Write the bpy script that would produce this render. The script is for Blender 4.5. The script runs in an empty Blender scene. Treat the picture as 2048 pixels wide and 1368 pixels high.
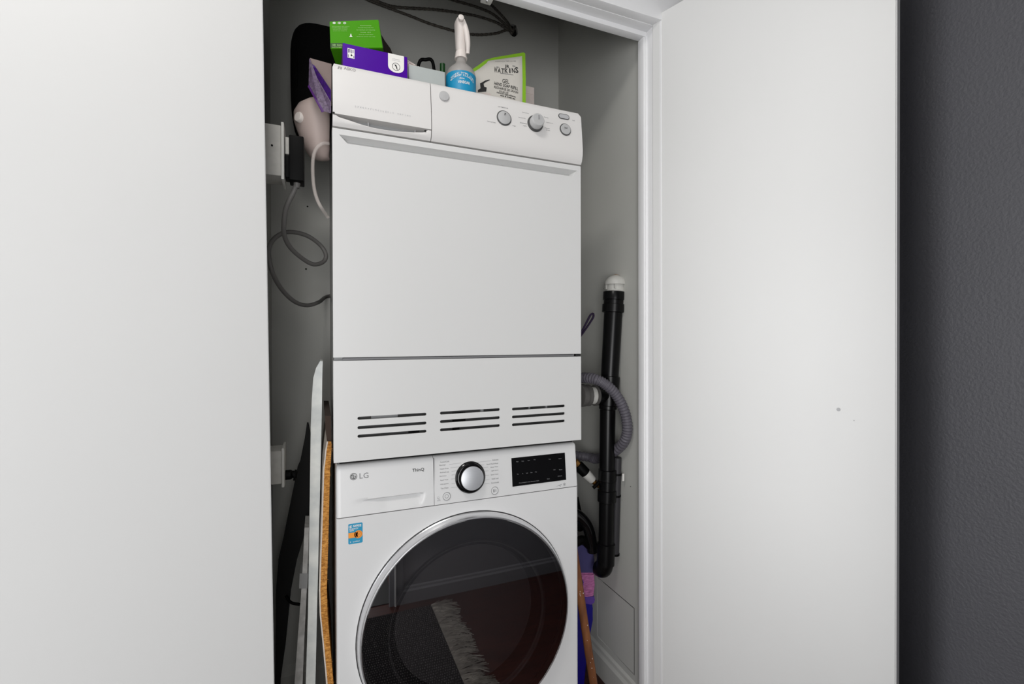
import bpy, bmesh, math, random
from mathutils import Vector, Matrix
random.seed(7)
S = bpy.context.scene
COL = S.collection

# ------------------------------------------------------------------ camera
FPX, YAW, PIT, ROL = 945.0, .388, .0049, -.0026
CAM = Vector((-.0277, -1.0555, 1.11))
_F = Vector((math.sin(YAW)*math.cos(PIT), math.cos(YAW)*math.cos(PIT), -math.sin(PIT)))
_R0 = Vector((math.cos(YAW), -math.sin(YAW), 0))
_U0 = _R0.cross(_F)
_R = _R0*math.cos(ROL) + _U0*math.sin(ROL)
_U = -_R0*math.sin(ROL) + _U0*math.cos(ROL)
cd = bpy.data.cameras.new('camera')
cam = bpy.data.objects.new('camera', cd)
COL.objects.link(cam)
cd.sensor_width = 36
cd.lens = FPX/2048*36
cd.clip_start = .01
cam.matrix_world = Matrix(((_R.x, _U.x, -_F.x, CAM.x), (_R.y, _U.y, -_F.y, CAM.y), (_R.z, _U.z, -_F.z, CAM.z), (0, 0, 0, 1)))
S.camera = cam

# ------------------------------------------------------------------ light
w = bpy.data.worlds.new('world'); S.world = w; w.use_nodes = True
w.node_tree.nodes['Background'].inputs[0].default_value = (.93, .96, 1, 1)
w.node_tree.nodes['Background'].inputs[1].default_value = .55
def area(name, loc, size, power, rot=(0, 0, 0), color=(1, .97, .93)):
    l = bpy.data.lights.new(name, 'AREA'); l.energy = power; l.color = color
    if isinstance(size, tuple): l.shape = 'RECTANGLE'; l.size, l.size_y = size
    else: l.shape = 'DISK'; l.size = size
    o = bpy.data.objects.new(name, l); COL.objects.link(o); o.location = loc; o.rotation_euler = rot
    return o
area('hall_ceiling_lamp', (-.25, -.8, 2.43), .4, 7.5)
area('hall_end_light', (-2.4, -.5, .95), (1.9, .95), 28, (0, math.radians(-90), 0), (1, 1, 1))  # added area light for daylight from the unseen left end of the hall
area('front_fill_behind', (-.3, -2.6, 1.1), (1.0, 2.0), 18, (math.radians(90), 0, 0), (1, 1, 1))  # unseen fill light added behind the camera to brighten the front faces
area('side_fill_behind', (-.66, -2.45, .68), (.95, 1.35), 17, (math.radians(90), 0, math.radians(-20)), (1, 1, 1))  # second unseen fill, added to brighten the right closet wall
S.view_settings.view_transform = 'Standard'
S.view_settings.look = 'None'
S.view_settings.gamma = 1
S.view_settings.use_curve_mapping = False
S.view_settings.exposure = .34

# ------------------------------------------------------------------ helpers
def ray(x, y):
    return _F + _R*((x-1024)/FPX) - _U*((y-684)/FPX)
def P(x, y, Y):
    d = ray(x, y); return CAM + d*((Y-CAM.y)/d.y)
def PX(x, y, X):
    d = ray(x, y); return CAM + d*((X-CAM.x)/d.x)
def lin(c):
    return tuple(((v/255)/12.92 if v/255 <= .04045 else ((v/255+.055)/1.055)**2.4) for v in c) + (1,)

def mat(name, c, rough=.5, metal=0, var=0, vscale=20, bump=0, bscale=300, spec=.5, coat=0, alpha=1, trans=0, ior=1.45, stretch=None, c2=None):
    m = bpy.data.materials.new(name); m.use_nodes = True
    nt = m.node_tree; b = nt.nodes['Principled BSDF']
    b.inputs['Base Color'].default_value = lin(c)
    b.inputs['Roughness'].default_value = rough
    b.inputs['Metallic'].default_value = metal
    b.inputs['Specular IOR Level'].default_value = spec
    b.inputs['Coat Weight'].default_value = coat
    b.inputs['Coat Roughness'].default_value = .03
    b.inputs['Alpha'].default_value = alpha
    b.inputs['Transmission Weight'].default_value = trans
    b.inputs['IOR'].default_value = ior
    if var or c2 or bump:
        tc = nt.nodes.new('ShaderNodeTexCoord')
        mp = nt.nodes.new('ShaderNodeMapping'); nt.links.new(tc.outputs['Object'], mp.inputs[0])
        if stretch: mp.inputs['Scale'].default_value = stretch
    if var or c2:
        n = nt.nodes.new('ShaderNodeTexNoise'); n.inputs['Scale'].default_value = vscale; n.inputs['Detail'].default_value = 6
        nt.links.new(mp.outputs[0], n.inputs['Vector'])
        r = nt.nodes.new('ShaderNodeValToRGB')
        a = lin(c); d = lin(c2) if c2 else tuple(min(1, v*(1-var)) for v in a[:3]) + (1,)
        r.color_ramp.elements[0].position = .35; r.color_ramp.elements[0].color = d
        r.color_ramp.elements[1].position = .65; r.color_ramp.elements[1].color = a
        nt.links.new(n.outputs['Fac'], r.inputs[0]); nt.links.new(r.outputs[0], b.inputs['Base Color'])
    if bump:
        n2 = nt.nodes.new('ShaderNodeTexNoise'); n2.inputs['Scale'].default_value = bscale; n2.inputs['Detail'].default_value = 3
        nt.links.new(mp.outputs[0], n2.inputs['Vector'])
        bp = nt.nodes.new('ShaderNodeBump'); bp.inputs['Strength'].default_value = bump; bp.inputs['Distance'].default_value = .002
        nt.links.new(n2.outputs['Fac'], bp.inputs['Height']); nt.links.new(bp.outputs[0], b.inputs['Normal'])
    return m

ORI = {}
def tag(o, label=None, cat=None, group=None, kind=None):
    if label: o['label'] = label
    if cat: o['category'] = cat
    if group: o['group'] = group
    if kind: o['kind'] = kind
    return o
def empty(name, loc, label, cat, group=None):
    o = bpy.data.objects.new(name, None); COL.objects.link(o); o.location = loc; o.empty_display_size = .05
    ORI[o.name] = Vector(loc)
    return tag(o, label, cat, group)
def link(name, me, m, parent=None, smooth=None, label=None):
    """me holds world coordinates; the origin moves to the bottom centre"""
    if m: me.materials.clear(); me.materials.append(m)
    vs = [v.co for v in me.vertices]
    lo = Vector([min(v[i] for v in vs) for i in range(3)]); hi = Vector([max(v[i] for v in vs) for i in range(3)])
    o0 = Vector(((lo.x+hi.x)/2, (lo.y+hi.y)/2, lo.z))
    me.transform(Matrix.Translation(-o0))
    if smooth:
        me.polygons.foreach_set('use_smooth', [True]*len(me.polygons))
        me.set_sharp_from_angle(angle=math.radians(smooth))
    o = bpy.data.objects.new(name, me); COL.objects.link(o)
    ORI[o.name] = o0
    if parent: o.parent = parent; o.location = o0 - ORI[parent.name]
    else: o.location = o0
    if label: o['label'] = label
    return o
def bmo(name, bm, m, parent=None, smooth=None, label=None):
    bmesh.ops.recalc_face_normals(bm, faces=bm.faces)
    me = bpy.data.meshes.new(name); bm.to_mesh(me); bm.free(); me.update()
    return link(name, me, m, parent, smooth, label)
def struct(o):
    o['kind'] = 'structure'; return o

def box(bm, x0, x1, y0, y1, z0, z1, bev=0, seg=2):
    r = bmesh.ops.create_cube(bm, size=1)
    for v in r['verts']:
        v.co = Vector(((x0+x1)/2 + v.co.x*(x1-x0), (y0+y1)/2 + v.co.y*(y1-y0), (z0+z1)/2 + v.co.z*(z1-z0)))
    if bev:
        es = list({e for v in r['verts'] for e in v.link_edges})
        rr = bmesh.ops.bevel(bm, geom=es, offset=bev, segments=seg, affect='EDGES', profile=.6)
        return list({v for f in rr['faces'] for v in f.verts} | {v for v in r['verts'] if v.is_valid})
    return r['verts']
def boxo(name, dims, m, parent=None, bev=0, seg=2, label=None):
    bm = bmesh.new(); box(bm, *dims, bev=bev, seg=seg)
    return bmo(name, bm, m, parent, 40 if bev else None, label)
def hexa(bm, front, back):
    """front, back: four corners each, same order"""
    a = [bm.verts.new(p) for p in front]; b = [bm.verts.new(p) for p in back]
    bm.faces.new(a); bm.faces.new(b[::-1])
    for i in range(4):
        j = (i+1) % 4; bm.faces.new((a[j], a[i], b[i], b[j]))
    return a+b
def prism(bm, pts, off):
    """closed 3-D outline pushed along off"""
    off = Vector(off); n = len(pts)
    a = [bm.verts.new(p) for p in pts]; b = [bm.verts.new(Vector(p)+off) for p in pts]
    bm.faces.new(a); bm.faces.new(b[::-1])
    for i in range(n):
        j = (i+1) % n; bm.faces.new((a[j], a[i], b[i], b[j]))
def frame_of(d):
    d = d.normalized(); h = Vector((0, 0, 1)) if abs(d.z) < .9 else Vector((1, 0, 0))
    u = d.cross(h).normalized(); return d, u, d.cross(u)
def lathe(bm, base, axis, prof, n=32, caps=True):
    """prof: (radius, distance along axis)"""
    d, u, v = frame_of(Vector(axis)); base = Vector(base); rings = []
    for r, h in prof:
        rings.append([bm.verts.new(base + d*h + (u*math.cos(t)+v*math.sin(t))*max(r, 1e-5)) for t in [2*math.pi*i/n for i in range(n)]])
    for a, b in zip(rings, rings[1:]):
        for i in range(n):
            j = (i+1) % n; bm.faces.new((a[i], a[j], b[j], b[i]))
    if caps: bm.faces.new(rings[0]); bm.faces.new(rings[-1][::-1])
def latho(name, base, axis, prof, m, parent=None, n=32, smooth=35, caps=True, label=None):
    bm = bmesh.new(); lathe(bm, base, axis, prof, n, caps); return bmo(name, bm, m, parent, smooth, label)
def spline(pts, k=8):
    pts = [Vector(p) for p in pts]; q = [pts[0]*2-pts[1]] + pts + [pts[-1]*2-pts[-2]]; out = []
    for i in range(1, len(q)-2):
        a, b, c, d = q[i-1:i+3]
        for s in range(k):
            t = s/k
            out.append(.5*((2*b) + (c-a)*t + (2*a-5*b+4*c-d)*t*t + (3*b-a-3*c+d)*t**3))
    out.append(pts[-1]); return out
def tube(bm, pts, r, n=10, ridge=0, flat=1.0):
    """r may be a function of 0..1; ridge alternates the radius ring by ring"""
    m = len(pts); prev = None; rings = []
    for i, p in enumerate(pts):
        d = (pts[min(i+1, m-1)] - pts[max(i-1, 0)]).normalized()
        if prev is None: _, u, v = frame_of(d)
        else:
            u = (prev - d*prev.dot(d)).normalized(); v = d.cross(u)
        prev = u
        rr = r(i/(m-1)) if callable(r) else r
        if ridge and (i % 4) in (0, 1): rr *= 1-ridge
        rings.append([bm.verts.new(p + (u*math.cos(t)+v*math.sin(t)*flat)*rr) for t in [2*math.pi*k/n for k in range(n)]])
    for a, b in zip(rings, rings[1:]):
        for i in range(n):
            j = (i+1) % n; bm.faces.new((a[i], a[j], b[j], b[i]))
    bm.faces.new(rings[0][::-1]); bm.faces.new(rings[-1])
def tubeo(name, pts, r, m, parent=None, n=10, k=8, ridge=0, smooth=60, flat=1.0, label=None):
    bm = bmesh.new(); tube(bm, spline(pts, k), r, n, ridge, flat); return bmo(name, bm, m, parent, smooth, label)
def blob(bm, c, rad, e=1.0, n=20, m=14):
    """superellipsoid: e<1 boxier"""
    sp = lambda t: math.copysign(abs(t)**e, t)
    rings = []
    for j in range(1, m):
        a = -math.pi/2 + math.pi*j/m
        rings.append([bm.verts.new((c[0]+rad[0]*sp(math.cos(a))*sp(math.cos(b)), c[1]+rad[1]*sp(math.cos(a))*sp(math.sin(b)), c[2]+rad[2]*sp(math.sin(a)))) for b in [2*math.pi*i/n for i in range(n)]])
    lo = bm.verts.new((c[0], c[1], c[2]-rad[2])); hi = bm.verts.new((c[0], c[1], c[2]+rad[2]))
    for a, b in zip(rings, rings[1:]):
        for i in range(n):
            j = (i+1) % n; bm.faces.new((a[i], a[j], b[j], b[i]))
    for i in range(n):
        j = (i+1) % n; bm.faces.new((lo, rings[0][j], rings[0][i])); bm.faces.new((hi, rings[-1][i], rings[-1][j]))

def curve_mesh(splines, extrude=0):
    """filled 2-D curve (outline first, then holes) -> mesh in local XY"""
    cu = bpy.data.curves.new('outline', 'CURVE'); cu.dimensions = '2D'; cu.fill_mode = 'BOTH'; cu.extrude = extrude
    for pts in splines:
        s = cu.splines.new('POLY'); s.points.add(len(pts)-1); s.use_cyclic_u = True
        for q, p in zip(s.points, pts): q.co = (p[0], p[1], 0, 1)
    o = bpy.data.objects.new('outline', cu); COL.objects.link(o)
    dg = bpy.context.evaluated_depsgraph_get()
    me = bpy.data.meshes.new_from_object(o.evaluated_get(dg))
    bpy.data.objects.remove(o); bpy.data.curves.remove(cu)
    return me
def panel(name, outline, holes, y, thick, m, parent=None):
    """upright panel in the XZ plane with cut-outs; front face at y"""
    me = curve_mesh([outline]+holes, thick/2)
    me.transform(Matrix(((1, 0, 0, 0), (0, 0, -1, y+thick/2), (0, 1, 0, 0), (0, 0, 0, 1))))
    return link(name, me, m, parent)
_tc = {}
def text2d(s, bold=0.0, res=2):
    key = (s, bold)
    if key not in _tc:
        cu = bpy.data.curves.new('txt', 'FONT'); cu.body = s; cu.size = 1; cu.resolution_u = res; cu.offset = bold
        o = bpy.data.objects.new('txt', cu); COL.objects.link(o)
        dg = bpy.context.evaluated_depsgraph_get()
        me = bpy.data.meshes.new_from_object(o.evaluated_get(dg))
        bpy.data.objects.remove(o); bpy.data.curves.remove(cu)
        vs = [tuple(v.co[:2]) for v in me.vertices]; fs = [tuple(p.vertices) for p in me.polygons]
        bpy.data.meshes.remove(me)
        x0 = min(v[0] for v in vs); x1 = max(v[0] for v in vs); y0 = min(v[1] for v in vs); y1 = max(v[1] for v in vs)
        _tc[key] = ([((v[0]-x0)/(x1-x0)-.5, (v[1]-y0)/(y1-y0)-.5) for v in vs], fs, (x1-x0)/(y1-y0))
    return _tc[key]
def letters(items, name, mapf, m, parent, label=None):
    """items: (text, u, v, width, height[, tilt]) all joined in one printed mesh; mapf(u,v)->world"""
    V = []; Fc = []
    for it in items:
        s, u, v, wd, ht = it[:5]; til = it[5] if len(it) > 5 else 0; bold = it[6] if len(it) > 6 else .012
        vs, fs, asp = text2d(s, bold)
        if ht is None: ht = wd/asp
        if wd is None: wd = ht*asp
        k = len(V); c, sn = math.cos(til), math.sin(til)
        for a, b in vs:
            a *= wd; b *= ht
            V.append(mapf(u+a*c-b*sn, v+a*sn+b*c))
        Fc += [tuple(i+k for i in f) for f in fs]
    me = bpy.data.meshes.new(name); me.from_pydata([tuple(p) for p in V], [], Fc); me.update()
    o = link(name, me, m, parent, label=label)
    if len(V) > 30 or len(Fc) > 1: o['kind'] = 'stuff'
    return o
def flat(polys, name, mapf, m, parent, label=None, sub=1):
    """flat print: 2-D polygons (lists of (u,v)) mapped on a surface"""
    V = []; Fc = []
    for p in polys:
        k = len(V); V += [mapf(*q) for q in p]; Fc.append(tuple(range(k, k+len(p))))
    me = bpy.data.meshes.new(name); me.from_pydata([tuple(p) for p in V], [], Fc); me.update()
    o = link(name, me, m, parent, label=label)
    if len(V) > 30 or len(Fc) > 1: o['kind'] = 'stuff'
    return o
def ringpoly(u, v, r0, r1, n=28, a0=0, a1=2*math.pi):
    out = []
    for i in range(n):
        t0 = a0+(a1-a0)*i/n; t1 = a0+(a1-a0)*(i+1)/n
        out.append([(u+r0*math.cos(t0), v+r0*math.sin(t0)), (u+r1*math.cos(t0), v+r1*math.sin(t0)), (u+r1*math.cos(t1), v+r1*math.sin(t1)), (u+r0*math.cos(t1), v+r0*math.sin(t1))])
    return out
def disc(u, v, r, n=24, k=1):
    return [(u+r*math.cos(2*math.pi*i/n), v+r*k*math.sin(2*math.pi*i/n)) for i in range(n)]
def rect(u0, u1, v0, v1):
    return [(u0, v0), (u1, v0), (u1, v1), (u0, v1)]
def rrect(u0, u1, v0, v1, r, n=5):
    out = []
    for cx, cy, a in ((u1-r, v1-r, 0), (u0+r, v1-r, 90), (u0+r, v0+r, 180), (u1-r, v0+r, 270)):
        for i in range(n+1):
            t = math.radians(a+90*i/n); out.append((cx+r*math.cos(t), cy+r*math.sin(t)))
    return out

# ------------------------------------------------------------------ materials
M = {}
M['white_paint'] = mat('white_door_paint', (216, 216, 215), .42, var=.015, vscale=3, bump=.04, bscale=120)
M['trim'] = mat('white_gloss_trim', (236, 236, 237), .35, bump=.03, bscale=90)
M['closet'] = mat('closet_wall_paint', (190, 190, 185), .7, var=.03, vscale=4, bump=.12, bscale=160)
M['charcoal'] = mat('charcoal_wall_paint', (86, 86, 91), .5, var=.05, vscale=5, bump=.6, bscale=170)
M['greyhall'] = mat('grey_hall_paint', (124, 124, 130), .5, var=.03, vscale=5)
M['ceil'] = mat('white_ceiling', (225, 225, 222), .8, bump=.1, bscale=90)
M['wood'] = mat('dark_mahogany_floor', (74, 38, 32), .35, c2=(52, 26, 22), vscale=9, stretch=(1, 12, 1), bump=.05, bscale=60)
M['unlit_floor'] = mat('unlit_floor_dark', (20, 19, 19), .5)  # near-black colour in place of the unlit floor's darkness
M['enamel'] = mat('white_enamel', (208, 208, 207), .3, spec=.4, bump=.015, bscale=200)
M['plastic_w'] = mat('white_plastic', (214, 212, 210), .36)
M['washer_w'] = mat('washer_white', (210, 210, 210), .3, spec=.45)
M['shade'] = mat('shaded_inset', (150, 151, 152), .5)  # flat grey puts the shade of the dryer's recesses into the colour
M['grey_btn'] = mat('grey_button', (178, 178, 178), .35)
M['ringgrey'] = mat('dark_grey_ring', (72, 72, 72), .4)
M['print'] = mat('grey_print', (120, 120, 122), .6)
M['print_m'] = mat('mid_grey_print', (150, 146, 146), .6)
M['print_l'] = mat('pale_print', (176, 176, 178), .6)
M['print_d'] = mat('dark_print', (48, 48, 48), .6)
M['black'] = mat('black_plastic', (5, 5, 5), .5, spec=.1)
M['blackgloss'] = mat('black_gloss', (12, 12, 13), .07)
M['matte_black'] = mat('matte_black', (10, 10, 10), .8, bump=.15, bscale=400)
M['dark'] = mat('dark_void', (40, 40, 41), .8)
M['chrome'] = mat('chrome', (225, 225, 228), .12, 1)
M['satin'] = mat('satin_chrome', (222, 222, 224), .22, .85)
M['silver'] = mat('brushed_silver', (196, 198, 202), .42, .55, var=.06, vscale=40, stretch=(1, 1, 30))
M['abs'] = mat('black_abs_pipe', (9, 9, 10), .28, var=.2, vscale=60, spec=.3)
M['hose'] = mat('grey_corrugated_hose', (96, 93, 101), .5, var=.12, vscale=50)
M['conduit'] = mat('dark_grey_conduit', (50, 49, 52), .5)
M['rubber'] = mat('grey_rubber', (84, 82, 80), .6)
M['brass'] = mat('brass', (150, 110, 60), .35, .9)
M['offwhite'] = mat('off_white_plastic', (196, 195, 190), .45, var=.05, vscale=40)
M['stain'] = mat('rust_stain', (176, 140, 108), .6, var=.3, vscale=80)
M['cord'] = mat('grey_cord', (100, 98, 96), .5)
M['braid'] = mat('braided_black_cable', (104, 98, 90), .6, c2=(18, 17, 15), vscale=420)
M['backpack'] = mat('black_fabric', (9, 9, 9), .95, spec=.1, bump=.3, bscale=350)
M['bagbrown'] = mat('dark_brown_fabric', (40, 31, 28), .9)
M['beige'] = mat('beige_plastic', (176, 160, 154), .5)
M['clear'] = mat('clear_plastic_tube', (214, 205, 200), .25, alpha=.35)
M['brownflap'] = mat('grey_brown_card', (138, 122, 118), .8, var=.05)
M['purple'] = mat('purple_print', (72, 4, 146), .55, var=.05, spec=.15)
M['purple_d'] = mat('dark_purple_print', (70, 24, 120), .45, c2=(48, 22, 84), vscale=160)
M['purple_g'] = mat('greyish_purple_print', (112, 96, 122), .5, c2=(80, 66, 86), vscale=180)
M['purple_s'] = mat('purple_side', (76, 32, 104), .45)
M['green'] = mat('green_carton', (70, 148, 10), .5, var=.04, spec=.15)
M['green_d'] = mat('dark_green_carton', (34, 76, 14), .5)
M['white_ink'] = mat('white_ink', (228, 226, 222), .6)
M['green_ink'] = mat('pale_green_ink', (170, 206, 136), .6)
M['greycarton'] = mat('pale_grey_carton', (174, 180, 178), .6, var=.04)
M['paper'] = mat('pale_paper', (206, 194, 188), .8)
M['bottlegreen'] = mat('dark_green_cap', (16, 62, 22), .4)
M['clearbottle'] = mat('frosted_clear_bottle', (186, 182, 178), .3, alpha=.62)
M['blue'] = mat('blue_label', (24, 142, 186), .45, var=.04)
M['trigger'] = mat('white_trigger', (222, 214, 208), .42)
M['pouch'] = mat('white_pouch', (204, 200, 192), .45, bump=.4, bscale=22)
M['lime'] = mat('lime_edge', (128, 178, 30), .45)
M['ink'] = mat('black_ink', (24, 24, 24), .6)
M['board'] = mat('white_marbled_edge', (240, 242, 238), .5, c2=(214, 218, 217), vscale=22)
M['plank'] = mat('grey_plank', (200, 198, 195), .7, c2=(168, 166, 163), vscale=40, bump=.2, bscale=150)
M['tape'] = mat('grey_tape', (150, 150, 150), .5)
M['coir'] = mat('tan_coir', (218, 158, 84), .95, c2=(158, 104, 48), vscale=120, stretch=(1, 1, 3), bump=1, bscale=260, spec=.1)
M['backing'] = mat('white_backing', (206, 196, 186), .8, var=.15, vscale=90)
M['mat_shade'] = mat('shaded_mat_end', (58, 46, 40), .95)
M['indigo'] = mat('indigo_fabric', (66, 62, 108), .8, var=.08, vscale=14, bump=.2, bscale=200)
M['deepblue'] = mat('deep_blue_plastic', (20, 10, 128), .45, var=.15, vscale=12)
M['pink'] = mat('pink_print', (198, 120, 172), .6, c2=(150, 84, 132), vscale=60, stretch=(1, 1, 4))
M['violet'] = mat('violet_band', (92, 62, 150), .6)
M['stick'] = mat('brown_stick', (134, 82, 44), .6, c2=(98, 56, 28), vscale=40, stretch=(1, 1, .3), bump=.3, bscale=150)
M['strap'] = mat('dark_purple_strap', (52, 38, 66), .8)
M['plate'] = mat('painted_outlet', (190, 188, 182), .55, var=.08, vscale=60, bump=.2, bscale=150)
M['stk_orange'] = mat('orange_print', (232, 148, 50), .5)
M['stk_orange_d'] = mat('dark_orange_print', (196, 112, 36), .5)
M['stk_blue'] = mat('teal_print', (28, 140, 178), .45)
M['rug'] = mat('black_rug_weave', (16, 15, 16), .95, spec=.1)
M['pile'] = mat('rug_loop', (120, 116, 116), .95, c2=(76, 73, 74), vscale=60, spec=.1)
M['fringe'] = mat('rug_fringe', (176, 170, 162), .95, c2=(140, 134, 128), vscale=40, spec=.1)
M['mark'] = mat('grey_scuff', (178, 178, 180), .6, var=.1, vscale=200)
def glass_mat():
    m = bpy.data.materials.new('smoked_door_glass'); m.use_nodes = True
    nt = m.node_tree; nt.nodes.clear()
    o = nt.nodes.new('ShaderNodeOutputMaterial')
    t = nt.nodes.new('ShaderNodeBsdfTransparent'); t.inputs[0].default_value = (.3, .285, .29, 1)
    g = nt.nodes.new('ShaderNodeBsdfGlossy'); g.inputs['Roughness'].default_value = .012; g.inputs[0].default_value = (1, 1, 1, 1)
    f = nt.nodes.new('ShaderNodeFresnel'); f.inputs[0].default_value = 3.2
    mx = nt.nodes.new('ShaderNodeMixShader')
    nt.links.new(f.outputs[0], mx.inputs[0]); nt.links.new(t.outputs[0], mx.inputs[1]); nt.links.new(g.outputs[0], mx.inputs[2])
    nt.links.new(mx.outputs[0], o.inputs[0]); return m
M['glass'] = glass_mat()

# ------------------------------------------------------------------ setting
FL = -.02
CEIL = 2.46
XL, XR, YB = -.165, .85, .602
OL, OR, OT = -.138, .837, 1.979
struct(boxo('floor', (-2.6, 1.3, -3.2, .7, FL-.05, FL), M['wood']))
struct(boxo('floor', (-2.6, .262, -3.2, -1.062, FL, FL+.003), M['unlit_floor']))  # thin dark layer stands in for the unlit floor past the doorway
struct(boxo('ceiling', (-2.6, 1.3, -3.2, .7, CEIL, CEIL+.05), M['ceil']))
hole_c = P(1027, 61, YB)
hole = [(hole_c.x+.017*math.cos(2*math.pi*i/14)*(1+.12*math.sin(3*i)), hole_c.z+.024*math.sin(2*math.pi*i/14)) for i in range(14)]
wb = struct(panel('wall_back', [(XL-.1, FL), (XR+.1, FL), (XR+.1, CEIL), (XL-.1, CEIL)], [hole], YB, .012, M['closet']))
boxo('cavity_shade', (hole_c.x-.06, hole_c.x+.06, YB+.0125, YB+.03, hole_c.z-.07, hole_c.z+.07), M['matte_black'], wb)  # black plate right behind the hole stands in for its inner darkness
for x, y in ((615, 413), (612, 538)):
    c = P(x, y, YB-.0005)
    latho('screw_hole', c, (0, 1, 0), [(.0028, 0), (.0028, .0004)], M['matte_black'], wb, 10)
struct(boxo('wall_left', (XL-.06, XL, .09, YB+.012, FL, CEIL), M['closet']))
# right closet wall with a flush access panel cut into it
ap = [PX(1194, 1152, XR), PX(1268.7, 1217, XR), PX(1267, 1350, XR), PX(1194, 1268, XR)]
ay0, ay1 = ap[1].y, ap[0].y; az0, az1 = (ap[2].z+ap[3].z)/2-.002, (ap[0].z+ap[1].z)/2
def wall_yz(name, out, holes, x, thick, m, parent=None):
    me = curve_mesh([out]+holes, thick/2)
    me.transform(Matrix(((0, 0, 1, x+thick/2), (1, 0, 0, 0), (0, 1, 0, 0), (0, 0, 0, 1))))
    return link(name, me, m, parent)
wr = struct(wall_yz('wall_right', [(.085, FL), (YB+.012, FL), (YB+.012, CEIL), (.085, CEIL)], [[(ay0, az0), (ay1, az0), (ay1, az1), (ay0, az1)]], XR, .05, M['closet']))
boxo('access_panel', (XR+.0006, XR+.003, ay0+.0022, ay1-.0012, az0+.001, az1-.0028), M['closet'], wr)
boxo('panel_gap_shade', (XR-.0001, XR+.003, ay0+.0002, ay0+.0021, az0+.002, az1), M['matte_black'], wr)  # flush black strips painted in for the shade of the panel's edge gap
boxo('panel_gap_shade', (XR-.0001, XR+.003, ay0, ay1-.04, az1-.0022, az1-.0006), M['matte_black'], wr)
boxo('panel_backing', (XR+.0032, XR+.006, ay0-.001, ay1+.001, az0-.001, az1+.001), M['matte_black'], wr)  # black sheet keeps the gap round the panel dark
for x, y, r in ((1261, 973, .0016), (1244, 1000, .001), (1207, 577, .001)):
    latho('wall_mark', PX(x, y, XR-.0004), (1, 0, 0), [(r, 0), (r, .0003)], M['matte_black'], wr, 8)
def skirting(name, a, b, nrm, h, t, m):
    a = Vector(a); b = Vector(b); n = Vector(nrm); u = Vector((0, 0, 1))
    prof = [(0, 0), (t, 0), (t, h*.72), (t*.55, h*.82), (t*.45, h*.93), (0, h)]
    bm = bmesh.new(); prism(bm, [a+n*p[0]+u*p[1] for p in prof], b-a); return struct(bmo(name, bm, m))
skirting('baseboard_right', (XR, .088, FL), (XR, YB, FL), (-1, 0, 0), .096, .013, M['closet'])
skirting('baseboard_back', (XL, YB, FL), (XR, YB, FL), (0, -1, 0), .096, .013, M['closet'])
# wall around the closet opening (charcoal on the hall side)
struct(boxo('wall_front', (.935, 1.23, .012, .072, FL, CEIL), M['charcoal']))
struct(boxo('wall_front', (-2.6, -.235, .012, .072, FL, CEIL), M['charcoal']))
struct(boxo('wall_front', (-.235, .935, .012, .072, OT+.125, CEIL), M['charcoal']))
struct(boxo('wall_front', (.868, .936, .0305, .072, FL, OT+.126), M['charcoal']))
struct(boxo('wall_front', (-.236, -.169, .0305, .072, FL, OT+.126), M['charcoal']))
struct(boxo('wall_front', (-.169, .868, .0305, .072, OT+.036, OT+.126), M['charcoal']))
# door frame: stop, rabbet, casing on head and both sides
def head():
    t = struct(boxo('trim_1', (OL-.095, OR+.095, .0, .03, OT+.014, OT+.12), M['trim'], bev=.003))
    boxo('head_stop', (OL, OR+.012, .058, .085, OT, OT+.03), M['trim'], t, .003)
    boxo('head_jamb', (OL-.02, OR+.03, .028, .058, OT+.013, OT+.035), M['trim'], t, .001)
    for px, w_ in ((974, .028), (932, .024)):
        c = P(px, 5, .072)
        o = boxo('door_catch', (c.x-w_/2, c.x+w_/2, .058, .085, OT-.017, OT), M['offwhite'], t, .003)
        latho('catch_ball', (c.x, .0715, OT-.017), (0, 0, -1), [(.004, -.001), (.003, .002), (.0, .003)], M['chrome'], o, 12)
    return t
head()
def side(name, x, s):
    t = struct(boxo(name, tuple(sorted((x+s*.014, x+s*.095))) + (.0, .028, FL, OT+.014), M['trim'], bev=.003))
    boxo('jamb_stop', tuple(sorted((x, x+s*.03))) + (.058, .085, FL, OT), M['trim'], t, .003)
    boxo('jamb', tuple(sorted((x+s*.010, x+s*.03))) + (.028, .058, FL, OT+.013), M['trim'], t, .001)
    boxo('bead', tuple(sorted((x+s*.004, x+s*.03))) + (.0545, .0585, FL, OT), M['trim'], t, .001)
    return t
side('trim_2', OR, 1)
side('trim_3', OL, -1)

# doors, both swung out into the hall
def leaf(name, hinge, ang, s, width, tilt, knob=False):
    """s=+1: opens to the right; visible face through the hinge point"""
    D = Vector((s*math.sin(ang), -math.cos(ang), 0)); N = Vector((s*math.cos(ang), math.sin(ang), 0))
    bm = bmesh.new(); h = Vector(hinge); z0, z1, th = FL+.008, 2.014, .03
    q = [h, h+D*width, h+D*width+N*th, h+N*th]
    prism(bm, [Vector((p.x, p.y, z0)) for p in q], (0, 0, z1-z0))
    bmesh.ops.bevel(bm, geom=list(bm.edges), offset=.002, segments=2, affect='EDGES')
    if tilt:
        for v in bm.verts: v.co.x += tilt*(1.1-v.co.z)
    return struct(bmo(name, bm, M['white_paint'], None, 40)), h, D, N
RA = math.radians(19.2)
d2, h2, D2, N2 = leaf('door_2', (.8435, .028, 0), RA, 1, .541, 0)
d1, h1, D1, N1 = leaf('door_1', (-.1168, -.035, 0), math.radians(65), -1, .487, .0105)
def on_leaf(px, py):
    d = ray(px, py); t = (h2-CAM).dot(N2)/d.dot(N2); return CAM+d*t
c = on_leaf(1677, 819)
latho('scuff_mark', c-N2*.0004, N2, [(.0038, 0), (.0038, .0003)], M['mark'], d2, 12)
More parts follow.
